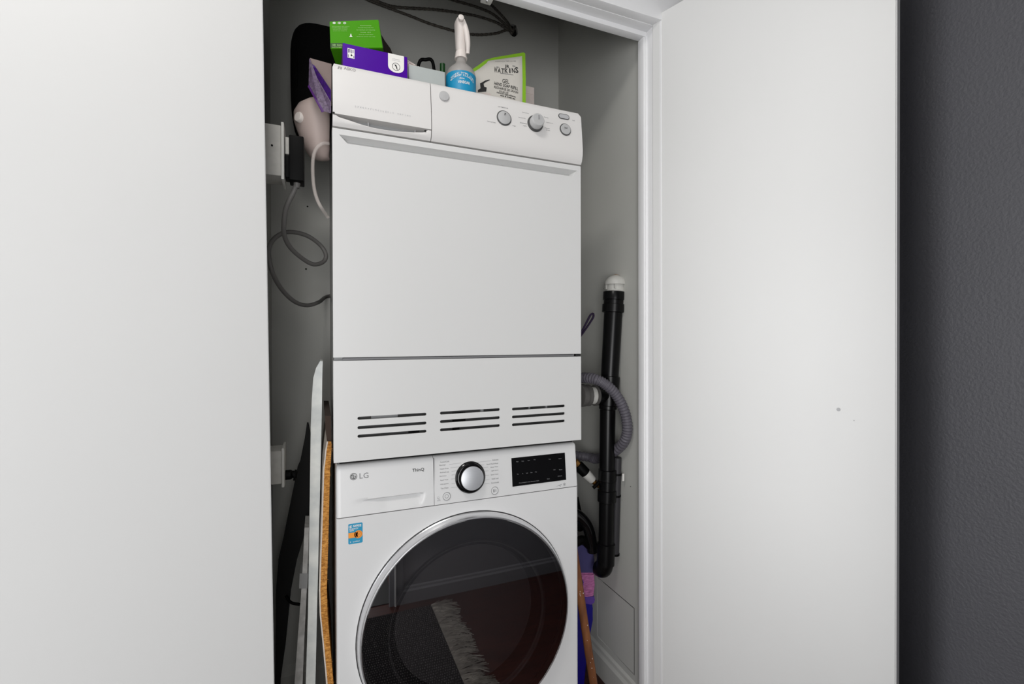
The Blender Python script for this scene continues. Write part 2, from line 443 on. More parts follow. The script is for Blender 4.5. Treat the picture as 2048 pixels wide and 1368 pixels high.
latho('scuff_mark', on_leaf(1708, 841)-N2*.0004, N2, [(.0012, 0), (.0012, .0003)], M['mark'], d2, 8)
for z in (.25, 1.75):
    latho('hinge', Vector((.8435, .0225, z))+N2*.018, (0, 0, 1), [(.005, 0), (.005, .07)], M['trim'], d2, 12)

# hall behind the camera (seen in the glass of the washer)
YH = -1.045
hw = struct(boxo('wall_hall', (.6, 1.23, YH-.1, YH, FL, CEIL), M['greyhall']))
struct(boxo('wall_hall', (.262, .6, YH-.1, YH, FL, .46), M['greyhall']))
struct(boxo('wall_hall', (-2.6, .6, YH-.1, YH, 2.3, CEIL), M['greyhall']))
cs = struct(boxo('trim_4', (.24, .3, YH, YH+.014, FL, .46), M['greyhall'], bev=.003))
boxo('casing_bead', (.262, .268, YH+.014, YH+.019, FL, .455), M['trim'], cs, .001)
skirting('baseboard_hall', (.3, YH, FL), (1.17, YH, FL), (0, 1, 0), .072, .012, M['greyhall'])
struct(boxo('wall_right', (1.17, 1.23, -1.1, .1, FL, CEIL), M['charcoal']))
struct(boxo('wall_far', (-2.6, 1.3, -3.26, -3.2, FL, CEIL), M['greyhall']))

# rug on the hall floor
rug = empty('rug', (-.1, -.65, FL), 'dark looped rug with pale grey fringe on the hall floor, reflected in the washer door', 'rug')
RX0, RX1, RY0, RY1 = -.75, .41, -.975, -.33
boxo('rug_base', (RX0, RX1, RY0, RY1, FL, FL+.006), M['rug'], rug, .002)
V = []; Fc = []
nx, ny = 140, 50
for i in range(nx):
    for j in range(ny):
        x = RX0+(i+.5)/nx*(RX1-RX0)+(j % 2)*.004+random.uniform(-.0016, .0016); y = RY0+(j+.5+.2*math.sin(i*.11+j*.4))/ny*(RY1-RY0)+random.uniform(-.0012, .0012); r = .0034; k = len(V)
        V += [(x-r, y, FL+.005), (x, y-r*.8, FL+.005), (x+r, y, FL+.005), (x, y+r*.8, FL+.005), (x, y, FL+.0095)]
        Fc += [(k, k+1, k+4), (k+1, k+2, k+4), (k+2, k+3, k+4), (k+3, k, k+4)]
me = bpy.data.meshes.new('pile'); me.from_pydata(V, [], Fc); me.update()
tag(link('pile', me, M['pile'], rug), kind='stuff')
V = []; Fc = []
drift = 0
for i in range(900):
    if i % 9 == 0: drift = random.gauss(0, .016); blen = random.uniform(.05, .1)
    y = RY0+(i+.5)/900*(RY1-RY0)+random.uniform(-.002, .002); L = blen*random.uniform(.75, 1.1); dy = drift+random.gauss(0, .009); b = random.uniform(.001, .006); wd = .0009
    pts = [(RX1-.004, y, FL+.006), (RX1+L*.35, y+dy*.3, FL+.005+b), (RX1+L*.7, y+dy*.8, FL+.004+b), (RX1+L, y+dy*1.5, FL+.002)]
    k = len(V)
    for p in pts: V += [(p[0], p[1]-wd, p[2]), (p[0], p[1]+wd, p[2]), (p[0], p[1], p[2]+.0016)]
    for q in range(3):
        a = k+3*q
        Fc += [(a, a+3, a+5, a+2), (a+2, a+5, a+4, a+1), (a, a+1, a+4, a+3)]
me = bpy.data.meshes.new('fringe'); me.from_pydata(V, [], Fc); me.update()
tag(link('fringe', me, M['fringe'], rug, label='pale grey fringe'), kind='stuff')

# ------------------------------------------------------------------ dryer
W = .595
ZB, ZK, ZD0, ZD1, ZC0, ZC1 = .8525, 1.0665, 1.0735, 1.5535, 1.5575, 1.6935
dr = empty('tumble_dryer', (W/2, .3, .8525), 'white front-vented tumble dryer stacked on top of the washer', 'dryer')
bm = bmesh.new(); box(bm, .006, W-.004, .026,   .575, ZB+.006, 1.6855, .004)
cab = bmo('cabinet', bm, M['enamel'], dr, 40)
boxo('gap_shade_strip', (.012, W-.014, .022, .56, .8442, ZB+.0065), M['matte_black'], dr)  # black filler added to darken the gap between dryer and washer
# lower panel with nine slots
def slot(x0, y0, x1, y1, half=.0033):
    a, b = P(x0, y0, 0), P(x1, y1, 0); z = (a.z+b.z)/2; n = 6; out = []
    for i in range(n+1):
        t = -math.pi/2+math.pi*i/n; out.append((b.x-half+half*math.cos(t), z+half*math.sin(t)))
    for i in range(n+1):
        t = math.pi/2+math.pi*i/n; out.append((a.x+half+half*math.cos(t), z+half*math.sin(t)))
    return out
SL = [(715, 836, 853, 829), (715, 855.5, 853, 846), (715, 873, 853, 862), (880, 826.5, 1000, 819), (880, 843.5, 1000, 835), (880, 860, 1000, 851),
      (1024, 818, 1130, 812), (1024, 834, 1130, 827), (1024, 849.5, 1130, 842)]
lp = panel('lower_panel', [(0, ZB), (W, ZB), (W, ZK), (0, ZK)], [slot(*s) for s in SL], 0, .004, M['enamel'], dr)
boxo('panel_return', (0, .006, .004, .03, ZB, ZK), M['enamel'], lp)
boxo('panel_return', (W-.006, W, .004, .03, ZB, ZK), M['enamel'], lp)
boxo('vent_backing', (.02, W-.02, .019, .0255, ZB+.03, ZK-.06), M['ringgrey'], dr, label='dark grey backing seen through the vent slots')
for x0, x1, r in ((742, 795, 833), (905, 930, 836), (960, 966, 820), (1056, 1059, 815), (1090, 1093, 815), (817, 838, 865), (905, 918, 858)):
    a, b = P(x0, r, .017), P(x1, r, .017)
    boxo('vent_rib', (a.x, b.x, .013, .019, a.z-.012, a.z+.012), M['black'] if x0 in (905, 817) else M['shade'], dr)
# door with a finger recess under its top lip
dp = bmesh.new()
def q3(x, y, z): return dp.verts.new((x, y, z))
ra, rb, rc, rd = P(678, 268.5, 0), P(1154, 342.2, 0), P(1146, 350.5, 0), P(695, 290.5, 0)
zl, zr = (ra.z+rb.z)/2, (rc.z+rd.z)/2; zi = zl-.006
o = dict(a=q3(0, 0, ZD0), b=q3(W, 0, ZD0), c=q3(W, 0, ZD1), d=q3(0, 0, ZD1))
r = dict(a=q3(ra.x, -.001, zl), b=q3(rb.x, -.001, zl), c=q3(rc.x, .0, zr), d=q3(rd.x, 0, zr))
i_ = dict(a=q3(ra.x+.012, .016, zi), b=q3(rb.x-.012, .016, zi), c=q3(rc.x-.006, .011, zr+.005), d=q3(rd.x+.006, .011, zr+.005))
for A, B in (('a', 'd'), ('d', 'c'), ('c', 'b'), ('b', 'a')):
    pass
F_ = dp.faces.new
F_((o['d'], o['c'], r['b'], r['a'])); F_((o['c'], o['b'], r['c'], r['b'])); F_((o['b'], o['a'], r['d'], r['c'])); F_((o['a'], o['d'], r['a'], r['d']))
for A, B in (('a', 'b'), ('b', 'c'), ('c', 'd'), ('d', 'a')): F_((r[A], r[B], i_[B], i_[A]))
F_((i_['a'], i_['b'], i_['c'], i_['d']))
bk = [q3(0, .024, ZD0), q3(W, .024, ZD0), q3(W, .024, ZD1), q3(0, .024, ZD1)]
F_((o['a'], o['b'], bk[1], bk[0])); F_((o['b'], o['c'], bk[2], bk[1])); F_((o['c'], o['d'], bk[3], bk[2])); F_((o['d'], o['a'], bk[0], bk[3])); F_(bk)
bmesh.ops.bevel(dp, geom=[e for e in dp.edges if not (e.calc_face_angle(0) < .02)], offset=.0018, segments=2, affect='EDGES')
bmo('door_panel', dp, M['enamel'], dr, 35)
boxo('door_gap', (.002, W-.002, .012, .0255, ZK-.001, ZD0+.001), M['shade'], dr)  # grey filler carries the shading of the groove below the door
a = P(685, 717, .004); boxo('grip_strip', (a.x, W-.02, .003, .012, ZK+.001, ZD0-.0015), M['print'], dr, .001)
boxo('hinge_cover', (W-.014, W-.001, .002, .014, ZK+.0005, ZD0-.0005), M['dark'], dr)
# control fascia: bulging profile
PR = [(.012, ZC1), (.004, ZC1-.004), (0, ZC1-.014), (-.004, ZC1-.05), (-.0075, ZC1-.082), (-.009, ZC1-.102), (-.0085, ZC1-.115), (-.005, ZC1-.128), (.0, ZC0)]
def fy(z):
    for (y0, z0), (y1, z1) in zip(PR, PR[1:]):
        if z1 <= z <= z0: return y0+(y1-y0)*(z0-z)/(z0-z1)
    return 0
fm = lambda e: (lambda u, v: Vector((u, fy(v)-e, v)))
def fascia_px(x, y):
    p = P(x, y, 0)
    for _ in range(6): p = P(x, y, fy(min(max(p.z, ZC0), ZC1)))
    return p
XS = fascia_px(862, 200).x
def bar(x0, x1, prof, back, rnd0=0, rnd1=0):
    """strip of the fascia from x0 to x1; the top outer corner may be rounded"""
    bm = bmesh.new(); n = len(prof); xs = []
    for y, z in prof:
        t = max(0, 1-(ZC1-z)/.014)
        xs.append((x0+rnd0*t*t, x1-rnd1*t*t))
    L = [bm.verts.new((xs[i][0], prof[i][0], prof[i][1])) for i in range(n)]
    Rr = [bm.verts.new((xs[i][1], prof[i][0], prof[i][1])) for i in range(n)]
    L += [bm.verts.new((x0, back, prof[-1][1])), bm.verts.new((xs[0][0], back, prof[0][1]))]
    Rr += [bm.verts.new((x1, back, prof[-1][1])), bm.verts.new((xs[0][1], back, prof[0][1]))]
    k = len(L)
    for i in range(k):
        j = (i+1) % k; bm.faces.new((L[i], L[j], Rr[j], Rr[i]))
    bm.faces.new(L); bm.faces.new(Rr[::-1]); return bm
con = bmo('control_panel', bar(XS+.0008, W+.001, PR, .026, 0, .012), M['plastic_w'], dr, 50)
# drawer front: flat top part, crescent-shaped grip with a dark opening
hl, hr = fascia_px(667, 224), fascia_px(857, 262)
ZH = (hl.z+hr.z)/2+.001
up = [p for p in PR if p[1] > ZH]+[(fy(ZH), ZH)]
df = bmo('drawer_front', bar(.0008, XS-.0008, up, .026, .006, 0), M['plastic_w'], dr, 50)
# lower lip with concave upper edge
bm = bmesh.new(); n = 60
GC = [fascia_px(*q) for q in ((671, 227), (677, 233), (700.5, 240.5), (719, 247), (745.3, 254.5), (771.6, 259.3), (798, 262.5), (828, 264), (848, 264), (856, 261))]
GC = [(p.x, min(p.z, ZH-.0015)) for p in GC]
cols = []
for i in range(n+1):
    x = .0008+(XS-.0016)*i/n
    zt = ZH-.0015
    for (u0, v0), (u1, v1) in zip(GC, GC[1:]):
        if u0 <= x <= u1: zt = v0+(v1-v0)*(x-u0)/(u1-u0)
    zt = max(zt, ZC0+.006)
    col = []
    for k in range(6):
        z = zt+(ZC0-zt)*k/5; col.append(bm.verts.new((x, fy(z)+(.002 if k == 0 else 0), z)))
    col.append(bm.verts.new((x, .02, ZC0))); col.insert(0, bm.verts.new((x, .02, zt+.002))); cols.append(col)
for a, b in zip(cols, cols[1:]):
    for k in range(len(a)-1): bm.faces.new((a[k], b[k], b[k+1], a[k+1]))
    bm.faces.new((a[-1], b[-1], b[0], a[0]))
bm.faces.new(cols[0]); bm.faces.new(cols[-1][::-1])
bmo('drawer_grip', bm, M['plastic_w'], df, 40)
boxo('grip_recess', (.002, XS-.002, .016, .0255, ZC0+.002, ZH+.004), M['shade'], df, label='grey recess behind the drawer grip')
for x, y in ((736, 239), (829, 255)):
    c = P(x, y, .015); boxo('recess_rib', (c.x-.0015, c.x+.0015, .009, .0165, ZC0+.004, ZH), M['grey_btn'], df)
for x, y in ((667.5, 225.5), (850.5, 262)):
    c = fascia_px(x, y); latho('screw_hole', (c.x, c.y-.0006, c.z), (0, 1, 0), [(.0021, 0), (.0021, .0006)], M['matte_black'], df, 12)
# prints on the fascia
a = fascia_px(699.5, 138.5); b = fascia_px(679, 135.5); dv = (fascia_px(711, 139).z-a.z)
letters([('ASKO', a.x, a.z, .024, .0072, 0, .01)], 'lettering', fm(.0005), M['print_m'], df)
lg = [[(b.x-.004, b.z-.003), (b.x-.002, b.z+.0035), (b.x+.001, b.z+.0035), (b.x-.001, b.z-.003)], [(b.x+.001, b.z-.003), (b.x+.002, b.z+.0035), (b.x+.005, b.z+.002), (b.x+.004, b.z-.003)]]
flat(lg, 'emblem', fm(.0005), M['print_m'], df)
a = fascia_px(711, 212); b = fascia_px(820, 233)
word = 'tyxenvyuncckgnic series'
letters([(ch, a.x+(b.x-a.x)*i/(len(word)-1), (a.z+b.z)/2, None, .0042 if ch in 'tykig' else .0032, 0, 0) for i, ch in enumerate(word) if ch != ' '], 'lettering', fm(.0005), M['print_l'], df)
def axis_at(z):
    e = .004; n = Vector((0, -(2*e), fy(z+e)-fy(z-e))).normalized(); return n
def knob(name, px, py, rad, prof, m, parent, lift=0):
    c = fascia_px(px, py); ax = axis_at(c.z); return latho(name, c+ax*(lift-.001), ax, [(q[0]*rad, q[1]) for q in prof], m, parent, 40), c, ax
BT = [(1, 0), (1, .004), (.93, .0052), (.0, .0055)]
knob('power_button', 888, 193, .0118, [(1, 0), (1, .0035), (.9, .005), (0, .0062)], M['grey_btn'], con)
def btn(px, py, rad, name):
    o, c, ax = knob(name, px, py, rad, [(1.09, 0), (1.09, .0022), (1.0, .003), (.0, .003)], M['ringgrey'], con)
    f, _, _ = knob('button_face', px, py, rad*.93, [(1, 0), (1, .0042), (.94, .0048), (0, .0048)], M['grey_btn'], o)
    return o, f, c, ax
bA, fA, cA, xA = btn(1008, 236.5, .0172, 'temperature_button')
bS, fS, cS, xS = btn(1130.5, 259.5, .0145, 'start_button')
mk = lambda c, ax, e: (lambda u, v: c + ax*e + Vector((1, 0, 0))*(u-c.x) + ax.cross(Vector((1, 0, 0)))*-(v-c.z) if False else c + ax*e + Vector((u-c.x, 0, 0)) + Vector((0, -ax.z, -ax.y)).normalized()*(v-c.z)*(1 if -ax.y > 0 else -1))
letters([('P', cA.x+.0015, cA.z+.0075, None, .0055, 0, .03), ('High', cA.x-.006, cA.z-.006, .0085, .0042), ('Q', cA.x+.0072, cA.z-.0055, None, .005)], 'lettering', mk(cA, xA, .0042), M['print_d'], bA)
letters([('Start', cS.x, cS.z+.0028, .0092, .0038), ('Stop', cS.x, cS.z-.0032, .0085, .0038)], 'lettering', mk(cS, xS, .0042), M['print_d'], bS)
kb, cK, xK = knob('program_knob', 1070, 248, .0205, [(1.0, 0), (1.0, .004), (.95, .006), (.0, .006)], M['ringgrey'], con)
latho('knob_cap', cK+xK*.004, xK, [(.0168, 0), (.0165, .014), (.0155, .0165), (.0145, .0175), (0, .018)], M['grey_btn'], kb, 40)
boxo('knob_pointer', (cK.x-.0006, cK.x+.0006, cK.y-.0235, cK.y-.022, cK.z+.002, cK.z+.012), M['print'], kb)
c = fascia_px(1127.5, 233.5)
pl = curve_mesh([rrect(c.x-.0155, c.x+.0155, c.z-.0068, c.z+.0068, .0066)], .001)
for v in pl.vertices:
    e = -.0012 if v.co.z > 0 else .0005; u, vv = v.co.x, v.co.y; v.co = Vector((u, fy(vv)+e, vv))
lo = link('indicator_window', pl, M['ringgrey'], con)
pl = curve_mesh([rrect(c.x-.0138, c.x+.0138, c.z-.0052, c.z+.0052, .005)], .001)
for v in pl.vertices:
    e = -.0018 if v.co.z > 0 else .0005; u, vv = v.co.x, v.co.y; v.co = Vector((u, fy(vv)+e, vv))
link('indicator_lens', pl, M['print_l'], lo)
LB = [('LOW TEMPERATURE', 1006, 215, .026), ('Normal Heat', 983, 244, .021), ('High', 1028, 252, .0085), ('Extra Dry', 1051, 226, .018), ('Normal Dry', 1044, 236, .019),
      ('Delicate', 1047, 246.5, .018), ('Light', 1050, 252, .01), ('Airing', 1092, 235, .012), ('Quick Dry 30', 1099, 246, .018), ('Timed', 1094, 256.5, .013), ('30 min', 1096, 260.5, .011), ('Lock', 1147, 241, .007)]
letters([(s, fascia_px(x, y).x, fascia_px(x, y).z, wd, .0025) for s, x, y, wd in LB], 'lettering', fm(.0005), M['print'], con)

# ------------------------------------------------------------------ washer
wm = empty('washing_machine', (.295, .28, FL), 'white front-loading washing machine under the dryer', 'washing machine')
WX0, WX1, WZ = .0042, .5862, .8435
boxo('cabinet', (WX0+.003, WX1-.003, .03, .575, FL+.012, WZ), M['washer_w'], wm, .006)
for x in (.05, .54):
    for y in (.08, .52): latho('foot', (x, y, FL), (0, 0, 1), [(.02, 0), (.02, .006), (.012, .014)], M['black'], wm, 16)
XC, ZC, RC = .297, .4545, .2535
ZP0, ZP1 = .7355, .7345   # seam between console and front panel
circ = [(XC+(RC+.0022)*math.cos(2*math.pi*i/72), ZC+(RC+.0022)*math.sin(2*math.pi*i/72)) for i in range(72)]
fp = panel('front_panel', rrect(WX0+.006, WX1-.006, FL+.015, ZP1-.0006, .0005, 1), [circ], 0, .03, M['washer_w'], wm)
def edge_round(name, x, s, z0, z1, back, parent):
    pts = [(x-s*.006, 0), (x-s*.0025, .0012), (x-s*.0006, .0045), (x, .010), (x, back), (x-s*.006, back)]
    bm = bmesh.new(); prism(bm, [Vector((p[0], p[1], z0)) for p in pts], (0, 0, z1-z0)); return bmo(name, bm, M['washer_w'], parent, 60)
edge_round('panel_edge', WX0, -1, FL+.015, ZP1-.0006, .03, fp)
edge_round('panel_edge', WX1, 1, FL+.015, ZP1-.0006, .03, fp)
# console (flat face leaning back a little, rounded on top and at the ends)
CB = .011
def cy(z): return CB*(z-ZP0)/(WZ-ZP0)
def cpx(x, y):
    p = P(x, y, 0)
    for _ in range(5): p = P(x, y, cy(p.z))
    return p
cm = lambda e: (lambda u, v: Vector((u, cy(v)-e, v)))
XD = cpx(867.5, 960).x
dz0, dz1 = ZP0+.0012, WZ-.006
hx0, hx1 = cpx(705, 998).x, cpx(849, 988).x
def console_piece(name, x0, x1, rl, rr, parent, mm):
    ys = [(cy(ZP0), ZP0), (cy(WZ-.008), WZ-.008), (cy(WZ)+.0015, WZ-.003), (cy(WZ)+.006, WZ+.0002), (.036, WZ+.0005), (.036, ZP0)]
    cols = []; bm = bmesh.new()
    st = ([(x0, .010), (x0+.0006, .0045), (x0+.0025, .0012), (x0+.006, 0)] if rl else [(x0, 0)]) + ([(x1-.006, 0), (x1-.0025, .0012), (x1-.0006, .0045), (x1, .010)] if rr else [(x1, 0)])
    for x, dy in st:
        cc = []
        for i, (y, z) in enumerate(ys):
            cc.append(bm.verts.new((x - (.0035 if rr and x > x1-.001 and i in (2, 3, 4) else 0) - (.002 if rr and i in (3, 4) and x > x1-.004 else 0), y+(dy if i < 4 else 0), z)))
        cols.append(cc)
    for a, b in zip(cols, cols[1:]):
        for i in range(len(ys)):
            j = (i+1) % len(ys); bm.faces.new((a[i], a[j], b[j], b[i]))
    bm.faces.new(cols[0]); bm.faces.new(cols[-1][::-1])
    return bmo(name, bm, mm, parent, 50)
cons = console_piece('console', XD+.0005, WX1, False, True, wm, M['washer_w'])
# detergent drawer with scooped grip
gz = (cpx(705, 998).z+cpx(849, 988).z)/2
bm = bmesh.new(); nx, nz = 44, 22; G = []
xs = [(WX0, .010), (WX0+.0006, .0045), (WX0+.0025, .0012)] + [(WX0+.006+(XD-.0005-WX0-.006)*i/nx, 0) for i in range(nx+1)]
rws = [(ZP0+.0002+(WZ-.008-ZP0)*j/nz, None) for j in range(nz+1)] + [(WZ-.003, cy(WZ)+.0015), (WZ+.0002, cy(WZ)+.006), (WZ+.0005, .036)]
for z, yy in rws:
    rowv = []
    for x, dy in xs:
        t = (x-hx0)/(hx1-hx0); d = 0
        if 0 <= t <= 1 and yy is None:
            h = .028*min(1, ((1-t)/.06)**.6 if t > .94 else 1)*(.25+.75*min(1, t*2.2)**1.2)
            q = (gz-z)/h
            if 0 <= q <= 1: d = .012*(1-q)**1.1*min(1, t*2.2)*min(1, (1-t)*14)
        y0_ = cy(z) if yy is None else yy
        rowv.append(bm.verts.new((x + (.002 if yy is not None and x < WX0+.001 else 0), min(.036, y0_+d+dy), z)))
    G.append(rowv)
for a, b in zip(G, G[1:]):
    for i in range(len(a)-1): bm.faces.new((a[i], a[i+1], b[i+1], b[i]))
dd = bmo('detergent_drawer', bm, M['washer_w'], wm, 40)
boxo('drawer_box', (WX0+.004, XD-.002, .030, .036, ZP0+.001, WZ-.002), M['washer_w'], dd)
boxo('drawer_seam', (XD-.0005, XD+.0005, .004, .03, ZP0+.001, WZ-.004), M['print'], dd)
# prints on drawer and console
lx = cpx(728, 951); letters([('LG', lx.x, lx.z, .0185, .0112, 0, .0)], 'lettering', cm(.0005), M['print'], dd)
e = cpx(707, 953)
em = ringpoly(e.x, e.z, .0066, .0074) + [rect(e.x-.0012, e.x+.0003, e.z-.003, e.z+.004), rect(e.x-.0012, e.x+.002, e.z-.0038, e.z-.0026)] + ringpoly(e.x, e.z, .0044, .0054, 18, math.pi*.6, 2*math.pi) + [rect(e.x+.0015, e.x+.0048, e.z-.0005, e.z+.0005), disc(e.x-.0032, e.z+.0022, .0011, 10)]
flat([disc(e.x, e.z, .0068)], 'emblem_ground', cm(.0004), M['grey_btn'], dd)
flat(em, 'emblem', cm(.0006), M['print_d'], dd)
t_ = cpx(836.5, 940); letters([('ThinQ', t_.x, t_.z, .0265, .0082, 0, .015)], 'lettering', cm(.0005), M['print_d'], dd)
LW = [('Cotton/Cold', 889, 923.5, .021), ('Normal', 884.5, 930, .014), ('Heavy Duty', 888.5, 937.5, .0205), ('Bedding/Large', 889, 944.5, .021), ('Sanitary', 886, 952, .016), ('Rapid Wash', 888.5, 960, .0185),
      ('Allergiene', 888.5, 968, .0195), ('Tub Clean', 889, 976, .0185)]
RW = [('Delicates', 990.5, 919.5, .0155), ('Hand Wash/Wool', 984.5, 927.5, .029), ('Heavy Wear', 988.5, 934, .0195), ('Light Items', 989.5, 941, .018), ('Speed Wash', 989, 949, .019), ('Small Load', 990, 957, .017), ('Downloaded', 990, 965, .019)]
def lab(it, left):
    s, x, y, wd = it; p = cpx(x, y); return (s, p.x, p.z, wd, .0031, 0, .008)
letters([lab(i, 1) for i in LW]+[lab(i, 0) for i in RW], 'lettering', cm(.0005), M['print'], cons)
ln = []
for x0, y0, x1, y1 in ((898, 929, 922, 925.5), (901, 935.5, 918, 933.5), (903, 942.5, 915, 941), (903, 950, 914, 948), (902, 958, 913, 956.5), (903, 967, 913, 966), (902, 975, 915, 974), (955, 924.5, 982, 921),
                       (962, 930, 968, 929.5), (966, 935, 976, 934), (970, 942, 977, 941.5), (970.5, 950.5, 978, 950), (970, 960, 979, 959), (968, 968, 979, 966.5), (877.5, 960, 877.5, 970)):
    a, b = cpx(x0, y0), cpx(x1, y1); t = .00035
    ln.append([(a.x-t*(x0 == x1), a.z-t), (b.x+t*(x0 == x1), b.z-t), (b.x+t*(x0 == x1), b.z+t), (a.x-t*(x0 == x1), a.z+t)])
flat(ln, 'label_lines', cm(.0005), M['print_l'], cons)
for px, py, nm in ((893, 992.3, 'power_button'), (989, 981, 'start_button')):
    c = cpx(px, py)
    o = latho(nm, (c.x, c.y+.001, c.z), (0, -1, .1), [(.0095, 0), (.0095, .0018), (.009, .0022), (0, .0022)], M['washer_w'], cons, 28)
    cmb = lambda u, v: Vector((u, cy(v)-.0016, v))
    flat(ringpoly(c.x, c.z, .0082, .0093) + (ringpoly(c.x, c.z, .0036, .0044, 18) if 'power' in nm else [rect(c.x-.0035, c.x-.0005, c.z-.0035, c.z+.0035), rect(c.x+.0015, c.x+.0022, c.z-.003, c.z+.003), rect(c.x+.0032, c.x+.0039, c.z-.003, c.z+.003)]), 'button_mark', cmb, M['print'], o)
c = cpx(877.5, 999)
flat(ringpoly(c.x-.001, c.z+.004, .002, .0027, 12)+[rect(c.x-.004, c.x+.004, c.z-.0032, c.z-.0014), [(c.x-.003, c.z+.003), (c.x+.003, c.z), (c.x+.0028, c.z-.0008), (c.x-.0035, c.z+.002)]], 'symbol', cm(.0005), M['print_l'], cons)
c = cpx(1120, 970)
flat(ringpoly(c.x+.0125, c.z+.0005, .003, .0036, 14)+[[(c.x-.014, c.z-.003), (c.x+.005, c.z+.0018), (c.x+.004, c.z+.0005)], [(c.x-.006, c.z+.001), (c.x+.001, c.z-.0035), (c.x+.002, c.z-.0028)], rect(c.x+.0115, c.x+.0135, c.z-.0012, c.z+.0022)], 'symbol', cm(.0005), M['print'], cons)
# dial
c = cpx(940.5, 954.5); ax = Vector((0, -1, .11)).normalized()
dl = latho('program_dial', c+ax*-.001, ax, [(.0366, 0), (.0366, .003), (.0355, .0045), (.031, .0075), (.029, .0078), (.0, .0078)], M['blackgloss'], cons, 56)
ds = latho('dial_side', c+ax*.006, ax, [(.0282, 0), (.0276, .010), (.0268, .0115), (0, .0115)], M['black'], dl, 56)
latho('dial_face', c+ax*.0172, ax, [(.0272, 0), (.0268, .0012), (.0258, .0017), (0, .0019)], M['silver'], dl, 56, label='brushed silver dial face')
# display
q = [cpx(1022, 917), cpx(1128.4, 904.6), cpx(1132.6, 958.5), cpx(1025.5, 973.8)]
x0, x1 = (q[0].x+q[3].x)/2, (q[1].x+q[2].x)/2; z1, z0 = (q[0].z+q[1].z)/2, (q[2].z+q[3].z)/2
pl = curve_mesh([rect(x0, x1, z0, z1)], .0008)
for v in pl.vertices:
    e = -.0012 if v.co.z > 0 else .001; u, vv = v.co.x, v.co.y; v.co = Vector((u, cy(vv)+e, vv))
dsp = link('display', pl, M['blackgloss'], cons)
uu = lambda s: x0+(x1-x0)*s
vv_ = lambda s: z0+(z1-z0)*s
T = [('Wash', .1, .86, .006), ('Rinse', .2, .86, .006), ('Spin', .31, .86, .006), ('Dry', .42, .86, .005), ('Time', .1, .42, .004), ('i', .19, .42, .0012), ('Lock', .27, .42, .005), ('Eco', .35, .42, .005), ('Sig', .43, .42, .005),
     ('Temp', .7, .82, .006), ('Spin', .9, .8, .0085), ('Soil', .78, .42, .005), ('Steam', .9, .4, .009), ('Press/Hold 3 s for Remote Start', .3, .1, .054), ('Extra', .66, .12, .007), ('Child Lock', .88, .17, .012)]
letters([(s, uu(a), vv_(b), wd, .0024) for s, a, b, wd in T], 'lettering', cm(.0016), M['print'], dsp)
# sticker
q = [P(696, 1048, 0), P(724.5, 1045, 0), P(726, 1085, 0), P(697, 1088.5, 0)]
x0, x1 = (q[0].x+q[3].x)/2, (q[1].x+q[2].x)/2; z1, z0 = (q[0].z+q[1].z)/2, (q[2].z+q[3].z)/2
pm = lambda e: (lambda u, v: Vector((u, -e, v)))
pl = curve_mesh([rrect(x0, x1, z0, z1, .0025)], .0002)
pl.transform(Matrix(((1, 0, 0, 0), (0, 0, -1, -.0002), (0, 1, 0, 0), (0, 0, 0, 1))))
sk = link('energy_sticker', pl, M['stk_blue'], fp, label='blue and orange paper sticker')
flat([rect(x0+.0003, uu(.0)+.028*0+(x1-x0)*.66, vv_(.3), vv_(.56))] + [disc(x0+(x1-x0)*.7, vv_(.44), .0084)], 'sticker_print', pm(.0007), M['stk_orange'], sk)
flat(ringpoly(x0+(x1-x0)*.7, vv_(.44), .0056, .0066, 20), 'sticker_print', pm(.0009), M['stk_orange_d'], sk)
letters([('IE', x0+(x1-x0)*.15, vv_(.86), .006, .005), ('NYPIYE', x0+(x1-x0)*.62, vv_(.87), .0165, .005, 0, .03), ('ENERGY', x0+(x1-x0)*.4, vv_(.74), .018, .003), ('saver', x0+(x1-x0)*.25, vv_(.66), .009, .0028), ('E   qualified', x0+(x1-x0)*.45, vv_(.1), .019, .003)], 'lettering', pm(.0007), M['white_ink'], sk)
letters([('#1', x0+(x1-x0)*.7, vv_(.44), .005, .005, 0, 0)], 'lettering', pm(.0009), M['stk_orange_d'], sk)
# round door
wd_ = empty('door', (XC, -.01, ZC-RC), None, None); wd_.parent = wm; wd_.location = wd_.location-wm.location
latho('door_ring', (XC, 0, ZC), (0, -1, 0), [(RC, -.004), (RC, .003), (RC-.0015, .0045), (RC-.004, .018), (RC-.006, .0212), (RC-.0085, .0215), (RC-.0088, .019), (RC-.0088, -.004)], M['satin'], wd_, 128, 30, caps=False)
latho('door_glass', (XC, 0, ZC), (0, -1, 0), [(RC-.0086, .012), (RC-.0086, .0208), (RC-.010, .0218), (.15, .022), (0, .0221)], M['glass'], wd_, 128, 20, caps=False)
latho('inner_bowl', (XC, 0, ZC), (0, -1, 0), [(RC-.014, -.002), (.2, .004), (.19, .008), (.186, .0), (.176, -.001), (.165, -.05), (.13, -.1), (.0, -.115)], M['bowl'] if 'bowl' in M else M.setdefault('bowl', mat('grey_door_bowl', (96, 94, 98), .18)), wd_, 96, 40, caps=False)

latho('bowl_rim', (XC, 0, ZC), (0, -1, 0), [(.193, .001), (.192, .0085), (.189, .0105), (.186, .0095), (.183, .004), (.182, -.002)], M['satin'], wd_, 96, 40, caps=False)
